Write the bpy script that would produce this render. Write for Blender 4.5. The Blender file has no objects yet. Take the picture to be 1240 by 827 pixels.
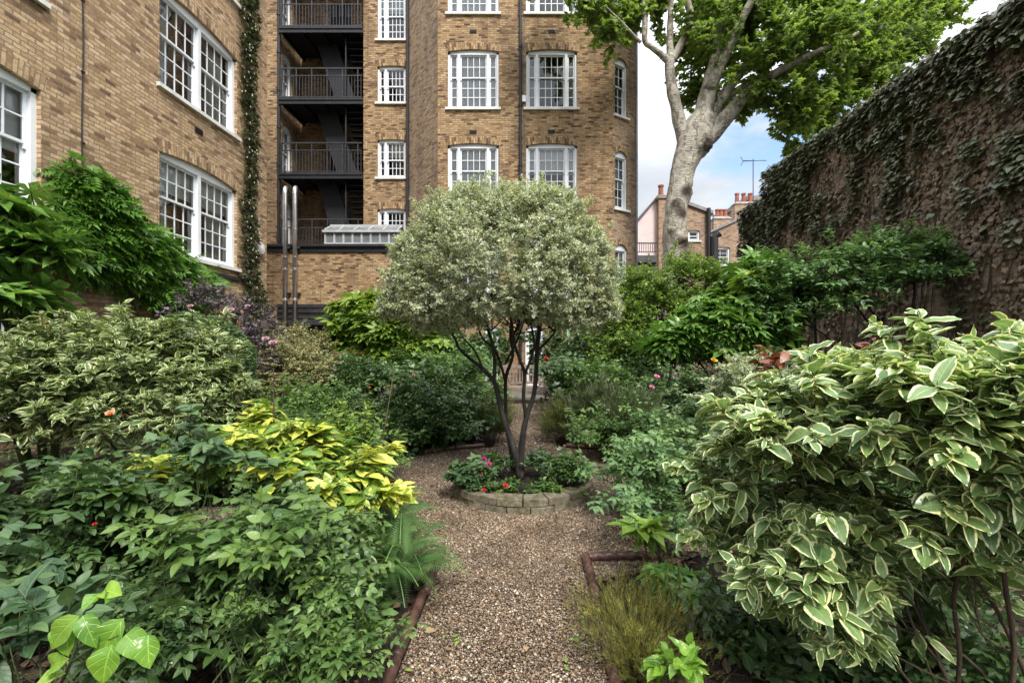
import bpy, math, random
import numpy as np
from mathutils import Vector, noise

random.seed(5)
R = np.random.default_rng(11)
SC = bpy.context.scene
COL = SC.collection
EYE, FP, VX, VY = 1.55, 550.0, 640.0, 413.5      # eye height, focal length in photo pixels, vanishing point


def P(px, py, y):
    """point at distance y along the garden seen at photo pixel (px, py)"""
    return np.array([(px - VX) / FP * y, y, EYE - (py - VY) / FP * y])


def nrmz(a):
    return a / np.maximum(np.linalg.norm(a, axis=-1, keepdims=True), 1e-9)


# ------------------------------------------------------------------ materials
class NT:
    def __init__(s, name):
        s.m = bpy.data.materials.new(name)
        s.m.use_nodes = True
        s.t = s.m.node_tree
        s.t.nodes.clear()
        s.out = s.n('ShaderNodeOutputMaterial')

    def n(s, typ, **kw):
        nd = s.t.nodes.new(typ)
        for k, v in kw.items():
            setattr(nd, k, v)
        return nd

    def put(s, sock, v):
        if hasattr(v, 'is_output'):
            s.t.links.new(v, sock)
        elif isinstance(v, (tuple, list)) and len(v) == 3 and sock.type == 'RGBA':
            sock.default_value = (*v, 1)
        else:
            sock.default_value = v

    def math(s, op, a, b=0.0, c=0.0, clamp=False):
        nd = s.n('ShaderNodeMath', operation=op, use_clamp=clamp)
        for i, v in enumerate((a, b, c)):
            s.put(nd.inputs[i], v)
        return nd.outputs[0]

    def mix(s, fac, a, b, blend='MIX'):
        nd = s.n('ShaderNodeMix', data_type='RGBA', blend_type=blend)
        s.put(nd.inputs[0], fac)
        s.put(nd.inputs[6], a)
        s.put(nd.inputs[7], b)
        return nd.outputs[2]

    def ramp(s, fac, stops, interp='LINEAR'):
        nd = s.n('ShaderNodeValToRGB')
        cr = nd.color_ramp
        cr.interpolation = interp
        while len(cr.elements) < len(stops):
            cr.elements.new(0.5)
        for e, (p, c) in zip(cr.elements, stops):
            e.position = p
            e.color = (*c, 1) if len(c) == 3 else c
        s.put(nd.inputs[0], fac)
        return nd.outputs[0]

    def smooth(s, v, lo, hi, a=0.0, b=1.0):
        nd = s.n('ShaderNodeMapRange', interpolation_type='SMOOTHSTEP')
        for i, x in enumerate((v, lo, hi, a, b)):
            s.put(nd.inputs[i], x)
        return nd.outputs[0]

    def noise(s, vec, scale, detail=3.0, rough=0.55):
        nd = s.n('ShaderNodeTexNoise')
        if vec is not None:
            s.put(nd.inputs['Vector'], vec)
        nd.inputs['Scale'].default_value = scale
        nd.inputs['Detail'].default_value = detail
        nd.inputs['Roughness'].default_value = rough
        return nd.outputs['Fac']

    def scalev(s, vec, k):
        nd = s.n('ShaderNodeVectorMath', operation='MULTIPLY')
        s.put(nd.inputs[0], vec)
        nd.inputs[1].default_value = k
        return nd.outputs[0]

    def pos(s):
        return s.n('ShaderNodeNewGeometry').outputs['Position']

    def obj(s):
        return s.n('ShaderNodeTexCoord').outputs['Object']

    def uv(s):
        return s.n('ShaderNodeUVMap', uv_map='UVMap').outputs[0]

    def bump(s, h, strength=0.5, dist=0.01):
        nd = s.n('ShaderNodeBump')
        nd.inputs['Strength'].default_value = strength
        nd.inputs['Distance'].default_value = dist
        s.put(nd.inputs['Height'], h)
        return nd.outputs[0]

    def bsdf(s, col, rough=0.7, metal=0.0, spec=0.5, normal=None):
        nd = s.n('ShaderNodeBsdfPrincipled')
        s.put(nd.inputs['Base Color'], col)
        s.put(nd.inputs['Roughness'], rough)
        s.put(nd.inputs['Metallic'], metal)
        nd.inputs['Specular IOR Level'].default_value = spec
        if normal is not None:
            s.put(nd.inputs['Normal'], normal)
        return nd.outputs[0]

    def done(s, sh):
        s.t.links.new(sh, s.out.inputs[0])
        return s.m


def leaf_mat(name, cols, edge=None, edge_at=0.55, edge_noise=0.5, splash=None, rough=0.36, trans=0.3, spec=0.55, vein=0.25, warm=1.0, vs=14.0, fleck=0.8):
    """leaf: per-leaf colour from a ramp, pale veins, optional cream margin or yellow blotches; part of the light passes through"""
    t = NT(name)
    rnd = t.n('ShaderNodeAttribute', attribute_name='rnd').outputs['Fac']
    k = len(cols)
    col = t.ramp(rnd, [(i / max(k - 1, 1), c) for i, c in enumerate(cols)])
    sep = t.n('ShaderNodeSeparateXYZ')
    t.put(sep.inputs[0], t.uv())
    u = t.math('MULTIPLY', t.math('ABSOLUTE', t.math('SUBTRACT', sep.outputs[0], 0.5)), 2.0)
    v = sep.outputs[1]
    rib = t.math('SINE', t.math('MULTIPLY', t.math('SUBTRACT', v, t.math('MULTIPLY', u, 0.28)), vs * 3.1))
    rib = t.smooth(rib, 0.75, 1.0)
    mid = t.smooth(u, 0.1, 0.02)
    veins = t.math('MAXIMUM', t.math('MULTIPLY', rib, 0.5), mid)
    col = t.mix(t.math('MULTIPLY', veins, vein), col, tuple(min(1, c * 2.2 + 0.02) for c in cols[-1]))
    ob = t.obj()
    if edge is not None:
        nz = t.noise(ob, 38.0, 2.0)
        e = t.math('ADD', u, t.math('MULTIPLY', t.math('SUBTRACT', nz, 0.5), edge_noise))
        e = t.math('MAXIMUM', e, t.math('MULTIPLY', t.smooth(v, 0.86, 0.99), 0.9))
        col = t.mix(t.smooth(e, edge_at, edge_at + 0.12), col, edge)
    if splash is not None:
        nz = t.noise(ob, splash[1], 3.0, 0.7)
        thr = t.math('SUBTRACT', splash[2], t.math('MULTIPLY', rnd, splash[3]))
        f = t.smooth(nz, thr, t.math('ADD', thr, 0.06))
        col = t.mix(f, col, splash[0])
    if fleck:
        fl = t.noise(ob, 22.0, 4.0, 0.7)
        col = t.mix(t.math('MULTIPLY', t.smooth(t.math('ADD', fl, t.math('MULTIPLY', v, 0.08)), 0.72, 0.80), fleck), col, (0.16, 0.09, 0.03))
    tone = t.noise(ob, 9.0, 2.0)
    col = t.mix(t.smooth(tone, 0.3, 0.7), t.mix(1.0, col, (0.8, 0.84, 0.9), 'MULTIPLY'), t.mix(1.0, col, (1.18, 1.12, 1.0), 'MULTIPLY'))
    b = t.bump(t.math('ADD', t.math('MULTIPLY', veins, -1.0), t.noise(ob, 60.0, 1.0)), 0.4, 0.005)
    pr = t.bsdf(col, rough, 0.0, spec, b)
    tl = t.n('ShaderNodeBsdfTranslucent')
    t.put(tl.inputs[0], t.mix(0.55, col, (1.4 * warm, 1.5, 0.65), 'MULTIPLY'))
    mx = t.n('ShaderNodeMixShader')
    mx.inputs[0].default_value = trans
    t.t.links.new(pr, mx.inputs[1])
    t.t.links.new(tl.outputs[0], mx.inputs[2])
    return t.done(mx.outputs[0])


def plain_mat(name, col, rough=0.6, metal=0.0, var=0.15, scale=6.0, bump=0.15, bscale=40.0, spec=0.5):
    t = NT(name)
    o = t.obj()
    n1 = t.noise(o, scale, 4.0)
    c = t.mix(t.smooth(n1, 0.3, 0.7), tuple(x * (1 - var) for x in col), tuple(min(1, x * (1 + var)) for x in col))
    return t.done(t.bsdf(c, rough, metal, spec, t.bump(t.noise(o, bscale, 3.0), bump, 0.01)))


def brick_mat(name, ramp, mortar, stain=(0.05, 0.045, 0.04), stain_amt=0.5, bright=1.0, moss=0.0, seed=0.0):
    t = NT(name)
    uv = t.uv()
    wob = t.n('ShaderNodeTexNoise')
    t.put(wob.inputs['Vector'], uv)
    wob.inputs['Scale'].default_value = 9.0
    dv = t.scalev(wob.outputs['Color'], (0.012, 0.010, 0))
    av = t.n('ShaderNodeVectorMath', operation='ADD')
    t.put(av.inputs[0], uv)
    t.put(av.inputs[1], dv)
    br = t.n('ShaderNodeTexBrick')
    br.offset = 0.5
    t.put(br.inputs['Vector'], av.outputs[0])
    br.inputs['Color1'].default_value = (0, 0, 0, 1)
    br.inputs['Color2'].default_value = (1, 1, 1, 1)
    br.inputs['Mortar'].default_value = (0.5, 0.5, 0.5, 1)
    br.inputs['Scale'].default_value = 1.0
    br.inputs['Mortar Size'].default_value = 0.0085
    br.inputs['Mortar Smooth'].default_value = 0.25
    br.inputs['Brick Width'].default_value = 0.19
    br.inputs['Row Height'].default_value = 0.068
    bw = t.n('ShaderNodeSeparateColor')
    t.put(bw.inputs[0], br.outputs['Color'])
    val = t.math('ADD', bw.outputs[0], t.math('MULTIPLY', t.math('SUBTRACT', t.noise(uv, 2.2, 6.0, 0.75), 0.5), 0.42), clamp=True)
    col = t.ramp(val, ramp)
    grain = t.noise(uv, 60.0, 4.0, 0.7)
    blot = t.noise(t.scalev(uv, (0.6, 1.3, 1)), 17.0, 5.0, 0.75)
    col = t.mix(t.smooth(blot, 0.3, 0.7), t.mix(1.0, col, (0.72, 0.68, 0.65), 'MULTIPLY'), t.mix(1.0, col, (1.2, 1.18, 1.12), 'MULTIPLY'))
    col = t.mix(t.smooth(grain, 0.25, 0.8), t.mix(1.0, col, (0.72, 0.7, 0.68), 'MULTIPLY'), t.mix(1.0, col, (1.18, 1.17, 1.15), 'MULTIPLY'))
    mcol = t.mix(t.noise(uv, 4.0, 3.0), tuple(x * 0.65 for x in mortar), tuple(min(1, x * 1.25) for x in mortar))
    col = t.mix(br.outputs['Fac'], col, mcol)
    st = t.noise(t.scalev(uv, (1.6, 0.45, 1)), 0.9, 6.0, 0.6)
    col = t.mix(t.math('MULTIPLY', t.smooth(st, 0.46, 0.72), stain_amt), col, stain)
    sm = t.noise(uv, 3.2, 5.0, 0.7)
    col = t.mix(t.math('MULTIPLY', t.smooth(sm, 0.58, 0.75), stain_amt * 0.55), col, stain)
    dr = t.noise(t.scalev(uv, (4.5, 0.22, 1)), 1.0, 5.0, 0.6)
    col = t.mix(t.math('MULTIPLY', t.smooth(dr, 0.54, 0.68), stain_amt * 0.8), col, stain)
    lite = t.noise(uv, 0.55, 4.0, 0.6)
    col = t.mix(t.math('MULTIPLY', t.smooth(lite, 0.52, 0.7), 0.3), col, t.mix(1.0, col, (1.25, 1.2, 1.15), 'MULTIPLY'))
    if bright != 1.0:
        col = t.mix(1.0, col, (bright,) * 3, 'MULTIPLY')
    h = t.math('ADD', t.math('MULTIPLY', br.outputs['Fac'], -1.0), t.math('MULTIPLY', grain, 0.5))
    h = t.math('ADD', h, t.math('MULTIPLY', bw.outputs[0], 0.3))
    return t.done(t.bsdf(col, 0.88, 0.0, 0.25, t.bump(h, 0.8, 0.012)))


def glass_mat():
    t = NT('window glass')
    fr = t.n('ShaderNodeFresnel')
    fr.inputs[0].default_value = 1.52
    tr = t.n('ShaderNodeBsdfTransparent')
    tr.inputs[0].default_value = (0.86, 0.9, 0.88, 1)
    gl = t.n('ShaderNodeBsdfGlossy')
    gl.inputs['Roughness'].default_value = 0.015
    wv = t.noise(t.pos(), 3.0, 1.0)
    t.put(gl.inputs['Normal'], t.bump(wv, 0.12, 0.05))
    mx = t.n('ShaderNodeMixShader')
    t.put(mx.inputs[0], t.math('ADD', t.math('MULTIPLY', fr.outputs[0], 1.3), 0.05, clamp=True))
    t.t.links.new(tr.outputs[0], mx.inputs[1])
    t.t.links.new(gl.outputs[0], mx.inputs[2])
    return t.done(mx.outputs[0])


def soil_mat():
    t = NT('garden soil')
    p = t.pos()
    c = t.ramp(t.noise(p, 9.0, 8.0, 0.7), [(0.25, (0.012, 0.009, 0.007)), (0.5, (0.035, 0.026, 0.019)), (0.72, (0.075, 0.055, 0.04))])
    c = t.mix(t.smooth(t.noise(p, 70.0, 3.0), 0.62, 0.72), c, (0.14, 0.11, 0.08))
    return t.done(t.bsdf(c, 0.95, 0, 0.2, t.bump(t.noise(p, 35.0, 6.0, 0.7), 1.0, 0.04)))


def gravel_mat():
    t = NT('shingle gravel')
    p = t.pos()
    vo = t.n('ShaderNodeTexVoronoi')
    t.put(vo.inputs['Vector'], p)
    vo.inputs['Scale'].default_value = 85.0
    sc = t.n('ShaderNodeSeparateColor')
    t.put(sc.inputs[0], vo.outputs['Color'])
    c = t.ramp(sc.outputs[0], GRAVEL)
    c = t.mix(t.smooth(vo.outputs['Distance'], 0.35, 0.75), c, (0.03, 0.022, 0.017))
    c = t.mix(t.math('MULTIPLY', t.smooth(t.noise(p, 1.3, 4.0), 0.5, 0.75), 0.45), c, (0.05, 0.04, 0.03))
    h = t.math('MULTIPLY', vo.outputs['Distance'], -1.0)
    return t.done(t.bsdf(c, 0.75, 0, 0.3, t.bump(h, 1.0, 0.02)))


GRAVEL = [(0.0, (0.075, 0.05, 0.032)), (0.2, (0.17, 0.113, 0.07)), (0.42, (0.29, 0.20, 0.128)), (0.62, (0.39, 0.285, 0.19)),
          (0.78, (0.28, 0.215, 0.155)), (0.9, (0.52, 0.435, 0.33)), (1.0, (0.68, 0.61, 0.50))]


def pebble_mat():
    t = NT('pebbles')
    rnd = t.n('ShaderNodeAttribute', attribute_name='rnd').outputs['Fac']
    c = t.ramp(rnd, GRAVEL)
    c = t.mix(t.smooth(t.noise(t.pos(), 160.0, 2.0), 0.35, 0.7), t.mix(1.0, c, (0.7, 0.68, 0.66), 'MULTIPLY'), c)
    c = t.mix(t.smooth(t.noise(t.pos(), 2.1, 5.0, 0.65), 0.38, 0.66), c, t.mix(1.0, c, (0.55, 0.52, 0.48), 'MULTIPLY'))
    return t.done(t.bsdf(c, 0.6, 0, 0.35))


def bark_mat(name, cols, scale=7.0, stretch=0.35, bump=0.8):
    t = NT(name)
    o = t.obj()
    v = t.scalev(o, (1, 1, stretch))
    c = t.ramp(t.noise(v, scale, 6.0, 0.65), [(0.25 + 0.5 * i / (len(cols) - 1), c) for i, c in enumerate(cols)])
    return t.done(t.bsdf(c, 0.85, 0, 0.25, t.bump(t.noise(v, scale * 3.2, 5.0, 0.7), bump, 0.02)))


def plane_bark():
    t = NT('mottled bark')
    o = t.obj()
    n = t.noise(t.scalev(o, (1, 1, 0.55)), 2.4, 4.0, 0.6)
    n2 = t.noise(t.scalev(o, (1, 1, 1.6)), 6.5, 6.0, 0.7)
    c = t.ramp(n, [(0.3, (0.2, 0.175, 0.14)), (0.4, (0.38, 0.345, 0.285)), (0.48, (0.47, 0.435, 0.365)), (0.53, (0.19, 0.165, 0.125)), (0.6, (0.42, 0.385, 0.32)), (0.68, (0.3, 0.27, 0.22))])
    c = t.mix(t.smooth(n2, 0.55, 0.64), c, (0.14, 0.115, 0.09))
    kn = t.n('ShaderNodeAttribute', attribute_name='knot').outputs['Fac']
    c = t.mix(t.math('MULTIPLY', t.smooth(kn, 0.3, 0.9), t.smooth(n2, 0.25, 0.5)), c, (0.06, 0.045, 0.035))
    return t.done(t.bsdf(c, 0.85, 0, 0.2, t.bump(t.math('ADD', n2, t.noise(t.scalev(o, (1, 1, 4)), 9.0, 4.0)), 0.8, 0.04)))


# ------------------------------------------------------------------ objects
def tag(o, label=None, cat=None, group=None, kind=None):
    for k, v in (('label', label), ('category', cat), ('group', group), ('kind', kind)):
        if v:
            o[k] = v
    return o


def thing(name, label, cat, loc=(0, 0, 0), group=None, kind=None):
    o = bpy.data.objects.new(name, None)
    o.empty_display_size = 0.1
    COL.objects.link(o)
    o.location = tuple(float(x) for x in loc)
    return tag(o, label, cat, group, kind)


def wloc(o):
    v = np.zeros(3)
    while o is not None:
        v += np.array(o.location)
        o = o.parent
    return v


def link(name, me, mat, parent=None):
    o = bpy.data.objects.new(name, me)
    for m in (mat if isinstance(mat, (list, tuple)) else [mat]):
        me.materials.append(m)
    COL.objects.link(o)
    if parent is not None:
        o.parent = parent
    return o


def copy_tree(o, parent=None):
    c = o.copy()
    COL.objects.link(c)
    c.parent = parent
    for ch in [x for x in KIDS(o)]:
        copy_tree(ch, c)
    return c


def KIDS(o):
    return [x for x in COL.objects if x.parent is o]


class MB:
    """collects shapes for ONE mesh (world coordinates)"""

    def __init__(s):
        s.v, s.f, s.uv, s.mi = [], [], [], []
        s.cur = 0

    def poly(s, pts, uv=None):
        i = len(s.v)
        s.v.extend([tuple(map(float, p)) for p in pts])
        s.f.append(list(range(i, i + len(pts))))
        s.uv.append(uv if uv is not None else [(p[0] + p[1], p[2]) for p in pts])
        s.mi.append(s.cur)

    def hexa(s, c):
        """c: 8 corners, bottom 0-3 anticlockwise from above, top 4-7"""
        for q in ((3, 2, 1, 0), (4, 5, 6, 7), (0, 1, 5, 4), (1, 2, 6, 5), (2, 3, 7, 6), (3, 0, 4, 7)):
            s.poly([c[k] for k in q])

    def box(s, x0, x1, y0, y1, z0, z1):
        s.hexa([(x0, y0, z0), (x1, y0, z0), (x1, y1, z0), (x0, y1, z0), (x0, y0, z1), (x1, y0, z1), (x1, y1, z1), (x0, y1, z1)])

    def tube(s, pts, rad, sides=8, cap=True, fn=None):
        pts = [np.array(p, float) for p in pts]
        n = len(pts)
        rad = [rad] * n if np.isscalar(rad) else list(rad)
        base = len(s.v)
        ref = None
        for i in range(n):
            d = pts[min(i + 1, n - 1)] - pts[max(i - 1, 0)]
            d = d / (np.linalg.norm(d) + 1e-9)
            if ref is None:
                ref = np.array([1., 0, 0]) if abs(d[0]) < 0.8 else np.array([0, 1., 0])
            a = ref - d * ref.dot(d)
            a /= np.linalg.norm(a) + 1e-9
            ref = a
            b = np.cross(d, a)
            for k in range(sides):
                an = 2 * math.pi * k / sides
                off = a * math.cos(an) + b * math.sin(an)
                r = rad[i]
                p = pts[i] + off * r
                if fn:
                    p = fn(p, off, r)
                s.v.append(tuple(map(float, p)))
        for i in range(n - 1):
            for k in range(sides):
                k2 = (k + 1) % sides
                q = [base + i * sides + k, base + i * sides + k2, base + (i + 1) * sides + k2, base + (i + 1) * sides + k]
                s.f.append(q)
                s.uv.append([(k / sides, i / n), ((k + 1) / sides, i / n), ((k + 1) / sides, (i + 1) / n), (k / sides, (i + 1) / n)])
                s.mi.append(s.cur)
        if cap:
            for i in (0, n - 1):
                q = [base + i * sides + k for k in range(sides)]
                if i == 0:
                    q.reverse()
                s.f.append(q)
                s.uv.append([(0, 0)] * sides)
                s.mi.append(s.cur)

    def build(s, name, mat, parent=None, smooth=False, bevel=0.0, attr=None):
        org = wloc(parent) if parent is not None else np.zeros(3)
        me = bpy.data.meshes.new(name)
        v = np.array(s.v, float).reshape(-1, 3) - org
        me.from_pydata(v.tolist(), [], s.f)
        uvl = me.uv_layers.new(name='UVMap')
        uvl.data.foreach_set('uv', np.array([c for f in s.uv for c in f], float).ravel())
        me.polygons.foreach_set('material_index', s.mi)
        if smooth:
            me.polygons.foreach_set('use_smooth', [True] * len(me.polygons))
        if attr is not None:
            a = me.attributes.new(attr[0], 'FLOAT', 'POINT')
            a.data.foreach_set('value', attr[1](np.array(s.v)))
        me.update()
        o = link(name, me, mat, parent)
        if bevel:
            md = o.modifiers.new('bevel', 'BEVEL')
            md.width = bevel
            md.segments = 2
            md.limit_method = 'ANGLE'
        return o


def spline(pts, n=4):
    """Catmull-Rom through (x,y,z,r) rows"""
    p = [np.array(q, float) for q in pts]
    p = [2 * p[0] - p[1]] + p + [2 * p[-1] - p[-2]]
    out = []
    for i in range(1, len(p) - 2):
        for k in range(n):
            t = k / n
            out.append(0.5 * (2 * p[i] + (p[i + 1] - p[i - 1]) * t + (2 * p[i - 1] - 5 * p[i] + 4 * p[i + 1] - p[i + 2]) * t * t
                              + (3 * p[i] - p[i - 1] - 3 * p[i + 1] + p[i + 2]) * t ** 3))
    out.append(p[-2])
    return out


# ------------------------------------------------------------------ leaves
class Tpl:
    def __init__(s, V, faces, UV):
        s.V = np.array(V, float)
        s.faces = faces
        s.UV = np.array(UV, float)
        s.loops = np.array([i for f in faces for i in f])
        s.tot = np.array([len(f) for f in faces])

    @staticmethod
    def join(items):
        V, Fc, UV, b = [], [], [], 0
        for t in items:
            V.append(t.V)
            UV.append(t.UV)
            Fc += [[i + b for i in f] for f in t.faces]
            b += len(t.V)
        return Tpl(np.concatenate(V), Fc, np.concatenate(UV))

    def placed(s, org, ang=0.0, k=1.0, pitch=0.0, roll=0.0):
        V = s.V * k
        cr, sr = math.cos(roll), math.sin(roll)
        V = np.stack([V[:, 0] * cr + V[:, 2] * sr, V[:, 1], -V[:, 0] * sr + V[:, 2] * cr], 1)
        c, q = math.cos(pitch), math.sin(pitch)
        V = np.stack([V[:, 0], V[:, 1] * c - V[:, 2] * q, V[:, 1] * q + V[:, 2] * c], 1)
        c, q = math.cos(ang), math.sin(ang)
        V = np.stack([V[:, 0] * c + V[:, 1] * q, -V[:, 0] * q + V[:, 1] * c, V[:, 2]], 1)
        return Tpl(V + np.array(org), s.faces, s.UV)


def ovate(w=0.25, st=5, p=0.8, q=0.9, fold=0.25, droop=0.25, wave=0.0, petiole=0.0):
    V, UV, Fc = [], [], []
    for i in range(st + 1):
        t = i / st
        hw = w * math.sin(math.pi * min(t, 1) ** p) ** q if 0 < t < 1 else 0.0
        y = petiole + t * (1 - petiole)
        z = -droop * t * t
        zz = z + hw * fold + wave * math.sin(t * 9.0) * hw
        zw = z + hw * fold - wave * math.sin(t * 9.0 + 1.0) * hw
        if i in (0, st):
            V.append((0, y, z))
            UV.append((0.5, t))
        else:
            V += [(-hw, y, zz), (0, y, z), (hw, y, zw)]
            UV += [(0, t), (0.5, t), (1, t)]
    if petiole:
        pass
    Fc.append([0, 2, 1])
    Fc.append([0, 3, 2])
    for i in range(st - 2):
        a, b = 1 + 3 * i, 4 + 3 * i
        Fc.append([a, a + 1, b + 1, b])
        Fc.append([a + 1, a + 2, b + 2, b + 1])
    a, e = 1 + 3 * (st - 2), 1 + 3 * (st - 1)
    Fc.append([a, a + 1, e])
    Fc.append([a + 1, a + 2, e])
    return Tpl(V, Fc, UV)


def lens(w=0.3, fold=0.2, droop=0.1):
    V = [(0, 0, 0), (-w, 0.42, w * fold), (0, 0.45, 0), (w, 0.42, w * fold), (0, 1, -droop)]
    return Tpl(V, [[0, 2, 1], [0, 3, 2], [1, 2, 4], [2, 3, 4]], [(0.5, 0), (0, .45), (.5, .45), (1, .45), (.5, 1)])


def stick(r=0.02, taper=0.6):
    V = []
    for y, k in ((0, 1), (1, taper)):
        for a in range(3):
            V.append((r * k * math.cos(a * 2.094), y, r * k * math.sin(a * 2.094)))
    return Tpl(V, [[0, 1, 4, 3], [1, 2, 5, 4], [2, 0, 3, 5]], [(0.3, 0.5)] * 6)


def pinnate(pairs=2, leaf=None, k=0.42, spread=1.1, rach=True, droop=0.15):
    leaf = leaf or ovate(0.3, 3)
    it = []
    for i in range(pairs):
        y = 0.3 + 0.5 * i / max(pairs - 1, 1) if pairs > 1 else 0.45
        kk = k * (0.8 + 0.25 * math.sin(math.pi * (i + 0.7) / (pairs + 0.4)))
        for sg in (-1, 1):
            it.append(leaf.placed((0, y, -droop * y * y), sg * spread, kk, -0.1))
    it.append(leaf.placed((0, 0.82, -droop * 0.67), 0, k * 1.05, -0.2))
    if rach:
        it.append(stick(0.012).placed((0, 0, 0), 0, 0.85, -droop * 0.6))
    return Tpl.join(it)


def palmate(n=7, w=0.16, st=4, arc=2.35, petiole=0.0):
    it = []
    for i in range(n):
        a = -arc + 2 * arc * i / (n - 1)
        k = 0.62 + 0.38 * math.cos(a * 0.62)
        it.append(ovate(w / k ** 0.5, st, 1.25, 0.8, 0.25, 0.3).placed((0, 0.0, 0.004 * (i % 2)), a, k, 0.1))
    return Tpl.join(it)


def outline(pts, dome=0.15):
    """flat lobed leaf as a fan round its centre"""
    n = len(pts)
    V = [(0, 0.4, dome)] + [(x, y, -dome * 0.6 * (abs(x) * 1.4) ** 2 - 0.15 * y * y) for x, y in pts]
    UV = [(0.5, 0.4)] + [(0.5 + x * 0.8, y) for x, y in pts]
    return Tpl(V, [[0, i + 1, (i + 1) % n + 1] for i in range(n)], UV)


PLANE = outline([(0, 0), (.18, -.02), (.5, .12), (.36, .3), (.58, .55), (.27, .52), (.16, .72), (0, 1.0), (-.16, .72), (-.27, .52), (-.58, .55), (-.36, .3), (-.5, .12), (-.18, -.02)][::-1])
CREEPER = outline([(0, 0), (.3, -.05), (.48, .25), (.38, .55), (.16, .7), (0, 1.0), (-.16, .7), (-.38, .55), (-.48, .25), (-.3, -.05)][::-1], 0.12)


def frond(n=20, w=0.26, fine=False):
    it = []
    ys = np.linspace(0.1, 1.0, n)
    for y in ys:
        ln = w * (math.sin(math.pi * (0.12 + 0.86 * y)) ** 0.8) + 0.02
        z = 0.9 * y - 0.95 * y * y
        for sg in (-1, 1):
            pin = lens(0.065, 0.25, 0.3)
            it.append(pin.placed((0, y * 0.92, z), sg * 1.15, ln, 0.1))
    # midrib
    V, Fc = [], []
    for i, y in enumerate(np.linspace(0, 1, 7)):
        z = 0.9 * y - 0.95 * y * y
        V += [(-0.006, y * 0.92, z), (0.006, y * 0.92, z)]
        if i:
            b = 2 * i
            Fc.append([b - 2, b - 1, b + 1, b])
    it.append(Tpl(V, Fc, [(0.5, 0.5)] * len(V)))
    return Tpl.join(it)


def pebble():
    V = [(1, 0, 0), (0.2, 0.9, 0), (-0.9, 0.3, 0), (-0.5, -0.8, 0), (0.5, -0.8, 0.05), (0, 0, 0.55), (0.1, 0, -0.5)]
    Fc = [[i, (i + 1) % 5, 5] for i in range(5)] + [[(i + 1) % 5, i, 6] for i in range(5)]
    return Tpl(V, Fc, [(0.5, 0.5)] * 7)


def fingered(n=7, arc=2.2, notch=0.38, w=0.55, dome=0.05):
    """palmately lobed leaf: one joined blade whose lobes are cut back to `notch`"""
    V, UV, Fc = [(0, 0, dome)], [(0.5, 0.0)], []
    da = 2 * arc / (n - 1)
    for i in range(n):
        a = -arc + da * i
        k = 0.6 + 0.4 * math.cos(a * 0.62)
        for da_, r, z in ((-0.5, notch, 0.05), (-0.36 * w / 0.55, 0.68, 0.02), (0, 1.0, -0.12), (0.36 * w / 0.55, 0.68, 0.02)):
            b = a + da_ * da
            rr = r * k
            V.append((rr * math.sin(b), rr * math.cos(b), dome * (1 - r) + z))
            UV.append((0.5 if da_ == 0 else 0.5 + 0.45 * (1 if da_ > 0 else -1), r))
        V.append((0.0 + 0.5 * k * math.sin(a), 0.5 * k * math.cos(a), dome * 0.5 - 0.03))
        UV.append((0.5, 0.5))
    V.append((notch * 0.6 * math.sin(arc + da / 2), notch * 0.6 * math.cos(arc + da / 2), 0.05))
    UV.append((1, notch))
    for i in range(n):
        b = 1 + 5 * i
        nx = b + 5 if i < n - 1 else len(V) - 1
        Fc += [[0, b + 4, b], [b, b + 4, b + 1], [b + 1, b + 4, b + 2], [b + 4, b + 3, b + 2], [b + 4, nx, b + 3], [0, nx, b + 4]]
    return Tpl(V, [f[::-1] for f in Fc], UV)


class Scatter:
    """many placed copies of leaf templates collected into ONE mesh"""

    def __init__(s):
        s.V, s.L, s.T, s.U, s.C, s.b = [], [], [], [], [], 0

    def add(s, tpl, pos, tip, nrm, size, rnd, wid=None):
        n = len(pos)
        if n == 0:
            return
        y = nrmz(tip)
        z = nrm - y * np.sum(nrm * y, 1, keepdims=True)
        z = nrmz(z + 1e-6)
        x = np.cross(y, z)
        size = np.broadcast_to(np.asarray(size, float), (n,))
        wid = np.ones(n) if wid is None else wid
        V = tpl.V
        W = (V[None, :, 0, None] * wid[:, None, None] * x[:, None, :] + V[None, :, 1, None] * y[:, None, :] + V[None, :, 2, None] * z[:, None, :]) * size[:, None, None] + pos[:, None, :]
        nv, nl = len(V), len(tpl.loops)
        s.V.append(W.reshape(-1, 3))
        s.L.append((tpl.loops[None, :] + (np.arange(n) * nv)[:, None] + s.b).ravel())
        s.T.append(np.tile(tpl.tot, n))
        s.U.append(np.tile(tpl.UV[tpl.loops], (n, 1)))
        s.C.append(np.repeat(np.broadcast_to(np.asarray(rnd, float), (n,)), len(tpl.tot)))
        s.b += n * nv

    def build(s, name, mat, parent=None, smooth=True):
        V = np.concatenate(s.V) - (wloc(parent) if parent is not None else 0)
        L, T, U, C = (np.concatenate(a) for a in (s.L, s.T, s.U, s.C))
        me = bpy.data.meshes.new(name)
        me.vertices.add(len(V))
        me.vertices.foreach_set('co', V.astype(np.float32).ravel())
        me.loops.add(len(L))
        me.loops.foreach_set('vertex_index', L.astype(np.int32))
        me.polygons.add(len(T))
        me.polygons.foreach_set('loop_start', np.concatenate([[0], np.cumsum(T)[:-1]]).astype(np.int32))
        me.update(calc_edges=True)
        uvl = me.uv_layers.new(name='UVMap')
        uvl.data.foreach_set('uv', U.astype(np.float32).ravel())
        a = me.attributes.new('rnd', 'FLOAT', 'FACE')
        a.data.foreach_set('value', np.clip(C, 0, 1).astype(np.float32))
        if smooth:
            me.polygons.foreach_set('use_smooth', np.ones(len(T), bool))
        me.update()
        return link(name, me, mat, parent)


def rdir(n):
    return nrmz(R.normal(size=(n, 3)))


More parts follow.
